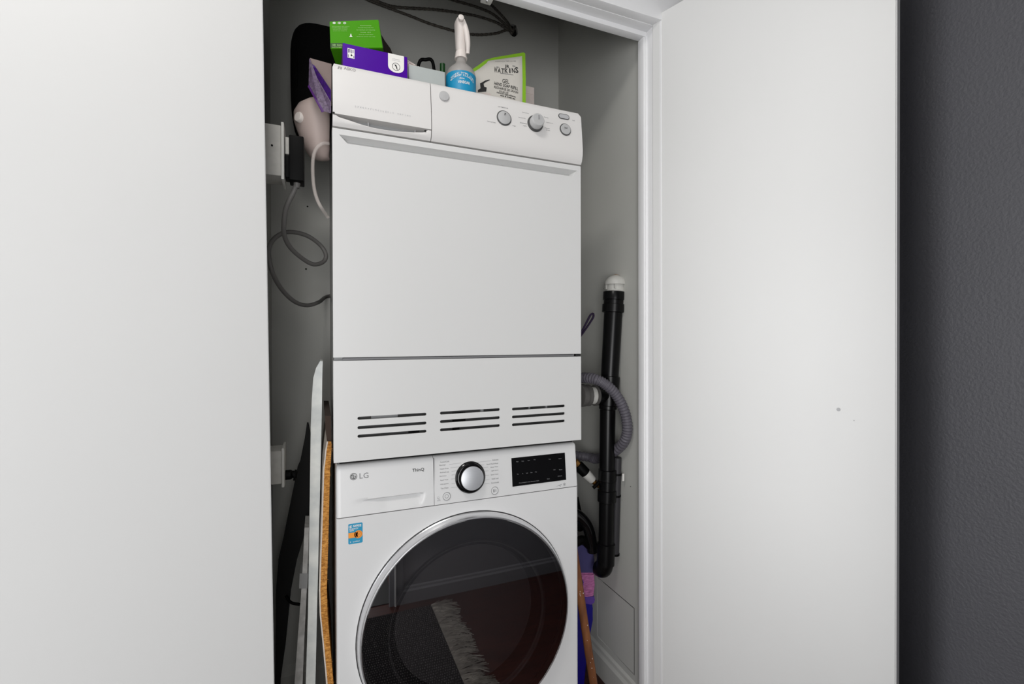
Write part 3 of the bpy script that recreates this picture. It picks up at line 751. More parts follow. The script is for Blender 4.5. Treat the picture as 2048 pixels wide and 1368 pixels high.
# ------------------------------------------------------------------ things on top of the dryer
ZT = 1.686
pb = empty('purple_box', (.092, .1, ZT), 'flat purple carton with a round bird mark lying on the front left of the dryer', 'box')
XA, XB_, ZTP = .0228, .161, 1.7525
YF = .03
boxo('carton', (XA, XB_, YF, .19, ZT, ZTP), M['purple'], pb, .0012)
fr = lambda e: (lambda u, v: Vector((u, YF-e, v)))
boxo('carton_side', (XA-.0004, XA+.0002, YF+.002, .188, ZT+.002, ZTP-.002), M['purple_s'], pb)
a, b = P(695, 95, YF), P(709, 118, YF)
flat([rect(a.x, b.x, b.z, a.z-.001)], 'label', fr(.0004), M['white_ink'], pb)
cx_, cz_ = (a.x+b.x)/2, (a.z+b.z)/2
flat([rect(a.x+.0012, a.x+.003, cz_, cz_+.008), rect(a.x+.0042, a.x+.0055, cz_+.001, cz_+.009), rect(a.x+.007, a.x+.0085, cz_, cz_+.008), rect(a.x+.0105, a.x+.012, cz_+.001, cz_+.008), rect(a.x+.001, a.x+.0022, b.z+.001, cz_-.004), rect(b.x-.002, b.x-.0007, b.z+.001, cz_-.005)], 'label_mark', fr(.0007), M['purple_d'], pb)
flat([disc(cx_+.001, b.z+.006, .0018, 12), [(cx_-.001, b.z+.006), (cx_+.0035, b.z+.0055), (cx_+.001, b.z+.009)]], 'label_mark', fr(.0007), M['ink'], pb)
a, b = P(776, 110, YF), P(808, 150, YF); zt_ = ZTP-.0005
sh = [(a.x, zt_), (a.x, b.z+.014)] + [(a.x+(b.x-a.x)*(.5-.5*math.cos(t)), b.z+.014-.013*math.sin(t)) for t in [math.pi*i/10 for i in range(1, 10)]] + [(b.x, b.z+.014), (b.x, zt_)]
flat([sh], 'label', fr(.0004), M['white_ink'], pb)
cx_ = (a.x+b.x)/2; cz_ = P(793, 134, YF).z
flat(ringpoly(cx_, cz_, .0078, .0088) + [[(cx_-.004, cz_+.005), (cx_+.0005, cz_+.004), (cx_+.0025, cz_-.001), (cx_+.003, cz_-.0075), (cx_+.001, cz_-.005), (cx_-.0005, cz_)], [(cx_-.003, cz_+.0025), (cx_, cz_+.002), (cx_-.002, cz_+.0005)]], 'bird_mark', fr(.0007), M['ink'], pb)
letters([('clean', cx_, cz_+.017, .016, .0022), ('every day', cx_, cz_+.0135, .018, .0022)], 'lettering', fr(.0007), M['print_l'], pb)

gb = empty('green_box', (.05, .1, 1.754), 'bright green carton tilted on top of the purple box', 'box')
YG = .055
fc = [P(661, 112, YG), P(765.5, 110, YG), P(757, 53, YG), P(659, 57, YG)]
dz_ = ZTP+.0016-(fc[0].z+(fc[1].z-fc[0].z)*(XA-fc[0].x)/(fc[1].x-fc[0].x))
fc = [p+Vector((0, 0, max(0, dz_))) for p in fc]
off = Vector((.017, .075, -.002))
bm = bmesh.new(); hexa(bm, fc, [p+off for p in fc]); bmesh.ops.bevel(bm, geom=list(bm.edges), offset=.001, segments=2, affect='EDGES'); bmo('carton', bm, M['green'], gb, 40)
def gm(e):
    ex = fc[1]-fc[0]; ez = fc[3]-fc[0]
    return lambda u, v: fc[0]+ex*u+ez*v+(ex*0)+Vector((0, -e, 0))
bm = bmesh.new(); n_ = Vector((.0003, 0, 0)); prism(bm, [fc[1]+Vector((.0006, .003, .003)), fc[1]+off*.96+Vector((.0006, 0, .003)), fc[2]+off*.96+Vector((.0006, 0, -.003)), fc[2]+Vector((.0006, .003, -.003))], (.0006, 0, 0)); bmo('carton_side', bm, M['green_d'], gb)
flat([rect(.0, .27, .035, .2)], 'dark_band', gm(.0004), M['green_d'], gb)
letters([('10', .07, .13, .05, .07, 0, .02), ('Gants', .17, .13, .1, .055), ('nettoyage', .12, .015+.03, .18, .04)], 'lettering', gm(.0007), M['green_ink'], gb)
letters([('Protection des mains', .21, .8-.015*i, .32-.02*i, .022) if i == 0 else (s, .19, .8-.052*i, .3-.015*i, .024) for i, s in enumerate(['Protection des mains', 'multiusage jetable', 'sans poudre ni latex', 'pour la cuisine'])]
        + [(s, .68, .84-.083*i, w_, .032) for i, (s, w_) in enumerate([('Contents', .22), ('food safe and powder free', .3), ('for kitchen and cleaning', .36), ('keep dry', .2), ('store in a cool place', .28), ('Made for home use only', .36)])], 'lettering', gm(.0006), M['green_ink'], gb)
ic = []
for u in (.085, .18, .28):
    ic += [[(u+(a_-u)*1, v) for a_, v in p] for p in [[(u+.028*math.cos(t)*(1 if k < 1 else 1), .93+.04*math.sin(t)) for t in (tt, tt+.5)]+[(u+.018*math.cos(t), .93+.026*math.sin(t)) for t in (tt+.5, tt)] for k in (0,) for tt in [2*math.pi*i/12 for i in range(12)]]]
ic += [[(.075, .91), (.1, .91), (.095, .95), (.07, .95)], [(.17, .9), (.18, .9), (.195, .955), (.185, .955)], [(.27, .92), (.29, .92), (.28, .955)]]
ic += [[(.36, .42), (.42, .42), (.41, .455), (.37, .455)], [(.375, .455), (.405, .455), (.395, .54), (.385, .54)]]
flat(ic, 'icons', gm(.0007), M['white_ink'], gb)

# black backpack behind the cartons
bp_ = empty('backpack', (.04, .42, ZT), 'black fabric backpack slumped on the back left of the dryer', 'backpack')
c0 = P(582, 160, .42); c1 = P(790, 118, .42); ctop = P(630, 79, .42)
bm = bmesh.new(); blob(bm, ((c0.x+.135)/2, .43, (ZT+ctop.z)/2), ((.135-c0.x)/2, .11, (ctop.z-ZT)/2-.001), .42, 28, 20)
for v in bm.verts:
    k = max(0, (v.co.z-ZT)/(ctop.z-ZT)); v.co.y -= .02*k
bmo('body', bm, M['backpack'], bp_, 80)
bm = bmesh.new(); pts = [P(757, 60, .4), P(770, 82, .4), P(781, 97, .4), P(790, 120, .4), P(790, 160, .4), P(735, 160, .4), P(735, 60, .4)]
pts = [Vector((p.x, p.y, max(p.z, ZT+.002))) for p in pts]
prism(bm, pts, (0, .06, 0)); bmo('side_pocket', bm, M['bagbrown'], bp_)
tubeo('zip_line', [Vector((c0.x+.02, .325, ZT+.1)), Vector((c0.x+.03, .318, ctop.z-.06)), Vector((.02, .316, ctop.z-.035)), Vector((.1, .318, ctop.z-.045))], .002, M['black'], bp_, 6)

# open purple bag hanging over the left edge
ob = empty('open_carton', (-.02, .11, 1.64), 'opened purple printed pack hanging over the left top edge of the dryer', 'pack')
Yo = .085
def slab(name, pxs, ys, th, m):
    bm = bmesh.new(); pts = [P(x, y, Y_) for (x, y), Y_ in zip(pxs, ys)]
    nn = (pts[1]-pts[0]).cross(pts[2]-pts[0]).normalized()
    if nn.y < 0: nn = -nn
    prism(bm, pts, nn*th); return bmo(name, bm, m, ob)
slab('back_flap', [(620, 116), (663, 128), (663, 212), (655, 200), (638, 165), (624, 128)], [.15, .15, .15, .15, .15, .15], .002, M['brownflap'])
slab('inner_panel', [(623, 127), (629, 131), (662, 180), (662, 204), (650, 188), (634, 155)], [.14, .14, .1, .1, .12, .135], .002, M['purple_d'])
slab('printed_panel', [(620, 117), (624, 128), (634, 155), (662, 204), (662, 226), (650, 222), (637, 200), (619, 168)], [.145, .138, .13, .098, .098, .1, .11, .14], .002, M['purple_g'])
slab('folded_edge', [(619, 168), (637, 200), (650, 222), (645, 224), (630, 196), (617, 172)], [.14, .11, .1, .101, .112, .14], .002, M['purple_s'])

# pale carton with papers, green bottle, black handle
gc = empty('grey_carton', (.22, .12, ZT), 'pale grey carton with papers between the purple box and the spray bottle', 'box')
a, b = P(817, 128, .07), P(890, 144, .07)
boxo('carton', (a.x+.001, b.x, .07, .15, ZT, P(850, 135.5, .07).z), M['greycarton'], gc, .001)
for i in range(5):
    z0 = P(850, 135.5, .07).z
    bm = bmesh.new(); x1 = b.x-.01-.012*i
    pts = [Vector((a.x+.001, .085, z0+.002+.0036*i)), Vector((x1, .085, z0+.0005+.0014*i)), Vector((x1, .148, z0+.0005+.0014*i)), Vector((a.x+.001, .148, z0+.002+.0036*i))]
    prism(bm, pts, (0, 0, .0012)); bmo('paper_sheet', bm, M['paper'], gc)
c = P(885, 134, .2)
gbt = empty('green_bottle', (c.x, .2, ZT), 'small dark bottle with a green cap behind the pale grey carton', 'bottle')
latho('bottle_body', (c.x, .2, ZT), (0, 0, 1), [(.02, 0), (.021, .003), (.021, .035), (.010, .05), (.0085, .055)], M['bottlegreen'], gbt, 24)
latho('cap', (c.x, .2, ZT+.054), (0, 0, 1), [(.0072, 0), (.0072, P(885, 128.5, .2).z-ZT-.054), (.006, P(885, 128.5, .2).z-ZT-.0535)], M['bottlegreen'], gbt, 20)
h0, h1, h2_ = P(838, 128, .23), P(851, 119.5, .23), P(867, 131, .23)
jug = empty('black_pot', (h1.x, .25, ZT), 'black round handle standing up behind the papers on the grey carton', 'container')
latho('pot_body', (h1.x, .25, ZT), (0, 0, 1), [(.03, 0), (.032, .004), (.032, .05), (.028, .058), (0, .06)], M['paper'], jug, 28)
tubeo('handle', [Vector((h1.x-.028, .24, ZT+.05)), h0+Vector((0, .01, .0)), h1, h2_, Vector((h1.x+.028, .24, ZT+.05))], .0045, M['black'], jug, 10)

# spray bottle
YS = .1
c = P(922, 150, YS); R_ = (P(953, 150, YS).x-P(892, 150, YS).x)/2*.94
sb = empty('spray_bottle', (c.x, YS, ZT), 'clear spray bottle with blue label and white trigger head', 'spray bottle')
zz = lambda y: P(922, y, YS).z
zl_ = zz(156)
latho('bottle_body', (c.x, YS, ZT), (0, 0, 1), [(R_*.9, 0), (R_, .006), (R_, zl_-ZT+.001), (R_*.93, zz(146)-ZT), (R_*.7, zz(138)-ZT), (R_*.42, zz(131)-ZT), (R_*.33, zz(124)-ZT), (R_*.32, zz(112)-ZT)], M['clearbottle'], sb, 48, 50)
latho('label', (c.x, YS, ZT), (0, 0, 1), [(R_+.0004, .008), (R_+.0004, zl_-ZT-.001)], M['blue'], sb, 48, 60, caps=False)
def sm(e):
    def f(u, v):
        t = (u-c_s.x)/R_ - .16; return Vector((c_s.x+(R_+e)*math.sin(t), YS-(R_+e)*math.cos(t), v))
    return f
c_s = c
arc = []
for k, (s, r_, zc_) in enumerate((('natural streak free', .028, -.0335), ('WINDOW CLEANER', .0265, -.039))):
    for i, ch in enumerate(s):
        if ch == ' ': continue
        u = (i/(len(s)-1)-.5)*.058
        arc.append((ch, c.x+u, zl_+zc_+.026+math.sqrt(max(0, .05**2-u*u))-.05, None, .0048 if k else .0035, -u/.05, .01))
arc += [('VINEGAR', c.x+.003, zl_-.03, .03, .007, 0, .02), ('shine', c.x-.002, zl_-.021, .012, .004)]
letters(arc, 'lettering', sm(.0009), M['white_ink'], sb)
zn = zz(113)
cp = latho('collar', (c.x, YS, zn-.008), (0, 0, 1), [(.0158, 0), (.0158, .004), (.0148, .005), (.0138, .017), (.012, .0185)], M['trigger'], sb, 28)
# trigger head: the nozzle points towards the camera and a little to the left
bm = bmesh.new()
tz = zz(49.5)
sec = [(zn+.009, .0, .0, .0115, .012), (zn+.02, -.001, -.002, .0125, .014), (zn+.034, -.0025, -.006, .0125, .017), (zn+.05, -.005, -.01, .0112, .02), (tz-.012, -.0075, -.013, .0102, .022), (tz-.004, -.009, -.014, .0092, .021), (tz, -.0095, -.014, .005, .014)]
rings = []
for z, dx, dy, rx, ry in sec:
    rings.append([bm.verts.new((c.x+dx+rx*math.copysign(abs(math.cos(t))**.7, math.cos(t)), YS+dy+ry*math.copysign(abs(math.sin(t))**.7, math.sin(t)), z)) for t in [2*math.pi*i/20 for i in range(20)]])
for a, b in zip(rings, rings[1:]):
    for i in range(20): bm.faces.new((a[i], a[(i+1) % 20], b[(i+1) % 20], b[i]))
bm.faces.new(rings[0]); bm.faces.new(rings[-1][::-1])
bmo('spray_head', bm, M['trigger'], sb, 60)
tubeo('trigger', [Vector((c.x-.002, YS-.027, tz-.006)), Vector((c.x+.003, YS-.029, tz-.024)), Vector((c.x+.007, YS-.030, tz-.044)), Vector((c.x+.0095, YS-.029, zn+.014)), Vector((c.x+.0105, YS-.024, zn-.004))], lambda t: .0048+.0022*math.sin(math.pi*min(1, t*1.1)), M['trigger'], sb, 12)
latho('nozzle', (c.x-.0105, YS-.036, tz-.0105), (-.12, -1, .1), [(.007, 0), (.007, .006), (.0045, .0075), (0, .0075)], M['trigger'], sb, 18)

# refill pouch
YP = .19
po = empty('refill_pouch', (.36, .21, ZT), 'white hand soap refill pouch with lime green edge', 'pouch')
psi = math.radians(9)   # right side turned towards the viewer
pc = P(1000, 160, YP); ex = Vector((math.cos(psi), -math.sin(psi), 0)); nrm = Vector((math.sin(psi), math.cos(psi), 0))
def pp(x, y, e=0):
    d = ray(x, y); t = (pc-CAM).dot(nrm)/d.dot(nrm); return CAM+d*t-nrm*e
def uvp(x, y):
    p = pp(x, y)-pc; return p.dot(ex), p.z
base_y = 226
outp = [(945, 268), (944, 139), (956, 131), (972, 119.5), (990, 114.5), (1020, 109.5), (1047, 104.8), (1050.5, 107), (1051.5, 160), (1051.5, 206), (1050, 268)]
inn = [(945, 268), (944.5, 146), (958, 138), (973, 126.5), (976, 122), (1010, 117), (1044, 112.6), (1045, 160), (1044.5, 206), (1044, 268)]
def pm2(e):
    return lambda u, v: pc+ex*u+Vector((0, 0, v))-nrm*e
def pouch_mesh(px, e, th):
    pts = [pp(*q, e) for q in px]; pts = [Vector((p.x, p.y, max(p.z, ZT+.001))) for p in pts]
    bm = bmesh.new(); prism(bm, pts, nrm*th); return bm
bmo('lime_edge', pouch_mesh(outp, 0, .004), M['lime'], po, None, 'lime green sealed edge')
# puffed front
iu = [uvp(*q) for q in inn]; cxu = sum(p[0] for p in iu)/len(iu); czu = sum(p[1] for p in iu)/len(iu)
bm = bmesh.new(); lay = []
for s, e in ((1, .0008), (.93, .004), (.78, .0075), (.5, .0095)):
    lay.append([bm.verts.new(pc+ex*(cxu+(u-cxu)*s)+Vector((0, 0, max(czu+(v-czu)*s, ZT+.0015-pc.z)))-nrm*e) for u, v in iu])
for a, b in zip(lay, lay[1:]):
    for i in range(len(a)): bm.faces.new((a[i], a[(i+1) % len(a)], b[(i+1) % len(a)], b[i]))
bm.faces.new(lay[-1])
bmo('pouch_front', bm, M['pouch'], po, 60)
def puff(e0):
    def f(u, v):
        # follow the puffed front: distance falls off towards the rim
        k = 0
        for (a0, b0), (a1, b1) in zip(iu, iu[1:]+iu[:1]):
            den = (a1-a0)*(cxu-u)*0
        s = 0
        du, dv = u-cxu, v-czu; L = math.hypot(du, dv)
        if L > 1e-6:
            best = 1e9
            for (a0, b0), (a1, b1) in zip(iu, iu[1:]+iu[:1]):
                ex_, ey_ = a1-a0, b1-b0; den = du*ey_-dv*ex_
                if abs(den) < 1e-9: continue
                t = ((a0-cxu)*ey_-(b0-czu)*ex_)/den; q_ = ((a0-cxu)*dv-(b0-czu)*du)/den
                if t > 0 and -1e-6 <= q_ <= 1+1e-6: best = min(best, t)
            s = 1/best
        if s < .5: e = .0095
        elif s < .78: e = .0095-(s-.5)/.28*.002
        elif s < .93: e = .0075-(s-.78)/.15*.0035
        else: e = .004-(min(1, s)-.93)/.07*.0032
        return pc+ex*u+Vector((0, 0, v))-nrm*(e+e0)
    return f
pt = []
def addt(s, x, y, wpx, hpx, til=0, bold=.02):
    u, v = uvp(x, y); k = (uvp(x+1, y)[0]-u); pt.append((s, u, v, wpx*k, hpx*k, til, bold))
for i, (ch, dy) in enumerate(zip('WATKINS', (-1.5, .3, 1, 1.2, 1, .3, -1.5))):
    addt(ch, 990+i*7, 146.2+dy*.8-1.5, 2.2 if ch == 'I' else 6.3, 9 if 0 < i < 6 else 11, (i-3)*-.03*-1, .0 if ch == 'I' else .018)
addt('JR', 1012.5, 137.5, 9, 8, 0, .02)
addt('GEL', 1010, 166.5, 14, 8, 0, .0)
addt('HAND SOAP REFILL', 1011, 175.5, 48, 6.2, -.1, .015)
addt('RECHARGE DE SAVON', 1011, 183, 48, 4.6, -.1, .01)
addt('POUR LES', 1006, 188, 18, 3.5, -.1, .01)
addt('natural ingredients', 1011, 193, 38, 4, -.12, .02)
addt('aloe & green tea', 1014, 198, 30, 4, -.12, .03)
letters(pt, 'lettering', puff(.0012), M['ink'], po)
pt = []; addt('trusted since 1868 naturally', 1010, 125.5, 42, 3, .12, 0); addt('Est.', 995, 138, 6, 2.5); addt('1868', 1026, 136, 6, 2.5); addt('______________', 1012, 152, 26, .8)
letters(pt, 'lettering', puff(.0012), M['print'], po)
pump = [[(955, 187.5), (955, 183), (960, 180), (959, 170), (963, 168.5), (969, 165), (978, 163), (978, 164.5), (970, 168), (966, 171), (967, 177), (972, 179), (971, 187)]]
flat([[uvp(*q) for q in p][::-1] for p in pump], 'pump_picture', puff(.0014), M['ink'], po)
flat([[uvp(*q) for q in p][::-1] for p in [[(958, 190), (968, 188.5), (978, 190), (981, 193), (981, 198), (957, 194)]]], 'pump_picture', puff(.0013), M['paper'], po)
cb = empty('white_carton', (.44, .3, ZT), 'pale blank carton standing behind the right edge of the pouch', 'box')
a, b = P(1040, 180, .285), P(1068.5, 176, .285)
boxo('carton', (a.x, b.x, .285, .36, ZT, P(1060, 173, .285).z), M['paper'], cb, .0015)
boxo('flap', (a.x+.002, b.x-.001, .284, .2855, P(1060, 188, .285).z, P(1060, 174.5, .285).z), M['paper'], cb)

# ------------------------------------------------------------------ cables at the top of the back wall
YC = YB-.008
def cab_pts(l, y0=YC): return [P(x, y, y0) for x, y in l]
hin = hole_c+Vector((0, .03, -.008))
CB_ = [[(712, -14), (736, 0), (769, 13), (818, 31), (860, 47.5), (906.6, 61.5), (932, 67.5), (962.5, 69.5), (993, 66.5), (1014, 60)],
       [(715, -13), (769, 8), (793, 14), (838, 17), (870, 19), (901.6, 23), (930, 27.5), (957, 33), (993, 45), (1014, 58)],
       [(850, -24), (880, -9), (909, 1), (952, 13.5), (983, 26.5), (1003, 42), (1017, 56), (1023, 66)],
       [(960, -20), (975, 2), (988, 15), (1003, 30.5), (1016, 46), (1024, 60)]]
LBL = ['black braided cable hanging lowest across the back wall behind the spray bottle head', 'black braided cable running above the lowest one on the back wall', 'black braided cable passing under the white door catches into the wall hole', 'short black braided cable dropping steeply behind the door catch to the wall hole']
for l, lb, yo in zip(CB_, LBL, (0, -.0105, -.021, -.0315)):
    pts = cab_pts(l, YC+yo); kq = LBL.index(lb); pts += [Vector((hole_c.x-.008+.004*kq, YB-.006, hole_c.z-.012+.008*kq)), Vector((hole_c.x-.006+.004*kq, YB+.010, hole_c.z-.012+.008*kq))]
    tag(tubeo('braided_cable', pts, .0048, M['braid'], None, 10, 14, .14), lb, 'cable', 'braided cables on the back wall')

# ------------------------------------------------------------------ left side of the closet
def outlet(zlo, zhi, yc, label, xplate):
    o = empty('outlet_box', (XL, yc, zlo), label, 'outlet')
    d = .036
    boxo('box', (XL, xplate-.004, yc-d, yc+d, zlo+.008, zhi-.006), M['plate'], o, .003)
    boxo('cover_plate', (xplate-.004, xplate+.002, yc-d-.004, yc+d+.004, zlo, zhi), M['offwhite'], o, .0015)
    return o
zA, zB_ = P(566, 357, .1).z, P(566, 242, .1).z
ou = outlet(zA, zB_, .145, 'white surface outlet box on the left wall level with the dryer top, adapter plugged in', P(566, 300, .105).x)
c = P(544, 291, .109); latho('screw', (c.x, .1085, c.z), (0, -1, 0), [(.0022, 0), (.0022, .0012), (0, .0014)], M['black'], ou, 10)
xp = P(566, 300, .105).x+.002
a = P(592, 278, .14); b = P(592, 366, .14); xr = P(608, 320, .125).x
ad = empty('power_adapter', (xp+.02, .145, b.z), 'black power adapter with looping grey cord in the upper outlet box', 'adapter')
boxo('housing', (xp+.009, xr, .118, .168, b.z, a.z), M['black'], ad, .003)
boxo('plug_face', (xp+.0008, xp+.0095, .122, .162, b.z+.006, a.z-.045), M['black'], ad, .002)
boxo('socket_tab', (xp+.0008, xp+.009, .126, .158, a.z-.042, a.z-.004), M['plate'], ad, .001)
latho('strain_relief', ((xp+.009+xr)/2, .142, b.z+.001), (0, 0, -1), [(.008, 0), (.006, .008), (.0055, .012)], M['cord'], ad, 14)
cpts = [(593, 369), (586, 386), (572, 416.6), (567.6, 450), (569, 472), (581.4, 496), (606, 518), (627.5, 528.7), (646, 524), (652, 511), (643, 493), (621, 475), (597, 466), (572, 464.5), (551, 475), (538.9, 493), (538, 518), (547.6, 552), (566, 582), (590.6, 604), (615, 610.7), (638, 604), (652, 594)]
cys = [.142, .145, .16, .18, .2, .23, .27, .3, .33, .34, .34, .32, .3, .27, .25, .24, .24, .25, .28, .32, .37, .42, .46]
pts = [P(x, y, Y_) for (x, y), Y_ in zip(cpts, cys)]
pts = pts[:-1]+[P(652, 594, .585), Vector((.03, .589, pts[-1].z+.02))]
tubeo('cord', pts, .0055, M['cord'], ad, 12, 8, label='grey looping cord')
zA, zB_ = P(566, 974, .2).z, P(566, 896, .2).z
ou2 = outlet(zA, zB_, .235, 'white outlet box low on the left wall behind the boards', P(567, 930, .2).x)
c = P(572, 950, .235); x2 = P(567, 930, .2).x+.002
pg = empty('black_plug', (x2, .235, c.z-.01), 'small black plug in the lower outlet box', 'plug')
latho('plug_body', (x2, .235, c.z), (1, 0, 0), [(.012, 0), (.012, .012), (.009, .016), (.009, .02)], M['black'], pg, 16)
latho('plug_grip', (x2+.019, .235, c.z-.002), (1, 0, -.15), [(.0135, 0), (.0135, .004), (.011, .008), (.0, .009)], M['black'], pg, 16)

# beige container wedged between dryer and back wall
YJ = .225
ZJ0 = P(622, 318, YJ).z; c = P(632, 255, YJ)
bj = empty('beige_container', (c.x, YJ, ZJ0), 'beige plastic container with round cap wedged left of the dryer', 'container')
bm = bmesh.new(); rings = []; n = 26
prof = [(320, 640, 5), (316, 640, 20), (302, 638, 28), (282, 637, 36), (264, 636, 42), (248, 635, 46), (232, 636, 47), (218, 639, 42), (208, 643, 31), (202, 646, 18), (200, 648, 5)]
for y, x, hw_ in prof:
    p = P(x, y, YJ); e = P(x+hw_, y, YJ).x-p.x
    rings.append([bm.verts.new((p.x+e*math.cos(t), YJ+e*.95*math.sin(t), p.z)) for t in [2*math.pi*i/n for i in range(n)]])
for a, b in zip(rings, rings[1:]):
    for i in range(n): bm.faces.new((a[i], a[(i+1) % n], b[(i+1) % n], b[i]))
bm.faces.new(rings[0]); bm.faces.new(rings[-1][::-1])
for v in bm.verts: v.co.x = min(v.co.x, -.001)
bmo('body', bm, M['beige'], bj, 60)
c = P(603, 234, YJ-.032); latho('neck_ring', c+Vector((.006, .012, 0)), (-.75, -.62, .05), [(.0165, 0), (.0165, .008), (.014, .0085), (.0135, .004)], M['beige'], bj, 24)
latho('cap', c+Vector((.004, .008, -.002)), (-.75, -.62, .05), [(.0125, 0), (.0125, .014), (.0105, .017), (0, .0175)], M['trigger'], bj, 24)
hp = [(660, 286), (645, 287), (633, 297), (626.5, 315), (625.5, 345), (628, 375), (634, 398), (643, 416), (656, 428)]
hs = [P(x, y, .168) for x, y in hp]; hs[0] = Vector((-.003, .172, hs[0].z)); hs[-1] = Vector((-.006, .2, hs[-1].z))
tag(tubeo('clear_hose', hs, .0042, M['clear'], None, 12, 8), 'clear plastic hose curving beside the dryer under the beige container', 'hose')

# boards leaning in the left gap
def board(name, px_front, yf, yb, xw, m, label, cat, parent=None):
    """edge-on board: pixel pairs (left x, right x, y) of its front edge at depth yf(y)"""
    bm = bmesh.new(); A = []; B = []
    for (xl, xr_, y) in px_front:
        Y_ = yf(y); l, r_ = P(xl, y, Y_), P(xr_, y, Y_); A.append((bm.verts.new(l), bm.verts.new(r_), bm.verts.new((r_.x, Y_+yb, r_.z)), bm.verts.new((l.x, Y_+yb, l.z))))
    for a, b in zip(A, A[1:]):
        for i in range(4): bm.faces.new((a[i], a[(i+1) % 4], b[(i+1) % 4], b[i]))
    bm.faces.new(A[0]); bm.faces.new(A[-1][::-1])
    return bmo(name, bm, m, parent, 30)
def down(l, r_, y, Y_):
    """extend the last front pair to the floor"""
    p = P((l+r_)/2, y, Y_)
    return 689+FPX*(1.11-FL)/((Y_-CAM.y)*math.cos(YAW)+((p.x-CAM.x))*math.sin(YAW))
yfl = down(611, 631, 1368, .27)
Bd = board('leaning_board', [(640, 645.5, 722.5), (632, 645, 736), (626.5, 644.5, 756), (623.5, 644, 800), (621.5, 643, 853), (618.5, 638, 1066), (616, 634, 1225), (611.5, 630.7, 1368), (608, 627, yfl)], lambda y: .27, .12, 0, M['board'], None, None)
tag(Bd, 'tall white marbled board with rounded top leaning left of the washer', 'board')
yfl = down(652, 668, 1400, .12)
cm_ = empty('coir_mat', (-.01, .2, FL), 'tan coir doormat standing on edge between white board and washer', 'doormat')
mp_ = [(653, 662.5, 884), (650, 662.5, 900), (648, 662, 920), (645.5, 660, 940), (641.5, 657, 1066), (639.5, 655.5, 1120), (637.5, 653.5, 1180), (639, 655, 1230), (645, 660, 1290), (650, 665, 1345), (652, 667, 1368), (654, 669, 1420)]
mp_ = [(a+3, b, y) for a, b, y in mp_] + [(653, 666, 1560), (650, 663, yfl)]
board('coir_pile', mp_, lambda y: .12, .34, 0, M['coir'], None, None, cm_)
board('backing', [(a-2.6, a+.2, y) for a, b, y in mp_], lambda y: .119, .34, 0, M['backing'], None, None, cm_)['label'] = 'white backing layer'
# coir fibres along the visible edge
V = []; Fc = []
for i in range(520):
    t = random.random()*(len(mp_)-3); k = int(t); f = t-k
    y = mp_[k][2]+(mp_[k+1][2]-mp_[k][2])*f; xl = mp_[k][0]+(mp_[k+1][0]-mp_[k][0])*f; xr_ = mp_[k][1]+(mp_[k+1][1]-mp_[k][1])*f
    s = random.random(); p = P(xl+(xr_-xl)*s, y, .1205); L = random.uniform(.003, .0065)
    d = Vector((random.uniform(-.25, .9), -random.uniform(.3, .8), random.uniform(-.7, .3))).normalized()*L; q = .0005; k0 = len(V)
    V += [p+Vector((0, 0, q)), p+Vector((0, 0, -q)), p+d]; V += [p+Vector((q, .0005, 0))]
    Fc += [(k0, k0+1, k0+2), (k0+1, k0+3, k0+2), (k0+3, k0, k0+2)]
me = bpy.data.meshes.new('fibres'); me.from_pydata([tuple(v) for v in V], [], Fc); me.update()
tag(link('fibres', me, M['coir'], cm_), kind='stuff')
board('shaded_top', [(650, 662, 832), (650.5, 662, 850), (652, 662.5, 868), (654.5, 662.5, 886)], lambda y: .13, .3, 0, M['mat_shade'], None, None, cm_)['label'] = 'top end coloured dark brown for shade'  # end set further back; its shadow is put into the colour
yfl = down(589, 605, 1368, .3)
pk = empty('grey_plank', (-.1, .4, FL), 'grey wooden plank with tape leaning behind the white board', 'plank')
board('plank_body', [(609, 618, 1055), (608, 617.5, 1078), (605, 615, 1140), (602, 613, 1190), (596, 609, 1270), (589, 605, 1368), (581, 598, 1500), (575, 593, yfl)], lambda y: .3, .09, 0, M['plank'], None, None, pk)
board('tape', [(599.5, 616, 1147), (598, 614.5, 1177)], lambda y: .299, .06, 0, M['tape'], None, None, pk)
yfl = down(549, 570, 1368, .4)
bbd = empty('black_folded_stand', (-.1, .45, FL), 'black folded panel leaning in the back left corner', 'stand')
board('panel', [(613.5, 616.5, 848), (609, 623, 880), (600, 623, 925), (594.5, 622, 938), (576, 618, 1030), (566, 606, 1080), (557, 594, 1119), (552, 582, 1180), (551, 571, 1290), (550, 560, 1368), (549, 556, yfl)], lambda y: .4, .03, 0, M['matte_black'], None, None, bbd)
tubeo('cord', [P(x, y, .395) for x, y in ((572, 1192), (582, 1205), (600, 1209))], .004, M['black'], bbd, 8)

# ------------------------------------------------------------------ right side of the closet
YW = .2
sp_ = empty('standpipe', (.81, YW, .39), 'black plastic standpipe with white vent cap against the right wall', 'pipe')
def seg(name, xa, ya, xb, yb, m, ra, rb=None, parent=sp_, prof=None, n=28):
    a, b = P(xa, ya, YW), P(xb, yb, YW); L = (b-a).length
    pr = [(r_, h*L) for r_, h in prof] if prof else [(ra, 0), (rb or ra, L)]
    return latho(name, a, b-a, pr, m, parent, n)
k = 1.49/FPX
seg('pipe', 1228, 600, 1219, 760, M['abs'], 18.5*k, 17.5*k)
seg('collar', 1228.5, 584, 1226.5, 626, None or M['abs'], 0, prof=[(21.5*k, 0), (22*k, .02), (22*k, .38), (20*k, .4), (20*k, .58), (22.5*k, .6), (22.5*k, .97), (18*k, 1)])
vc = empty('vent_cap', P(1231, 583, YW), None, None); vc['label'] = 'white vent cap with a rusty stain'; vc.parent = sp_; ORI[vc.name] = P(1231, 583, YW); vc.location = ORI[vc.name]-ORI[sp_.name]
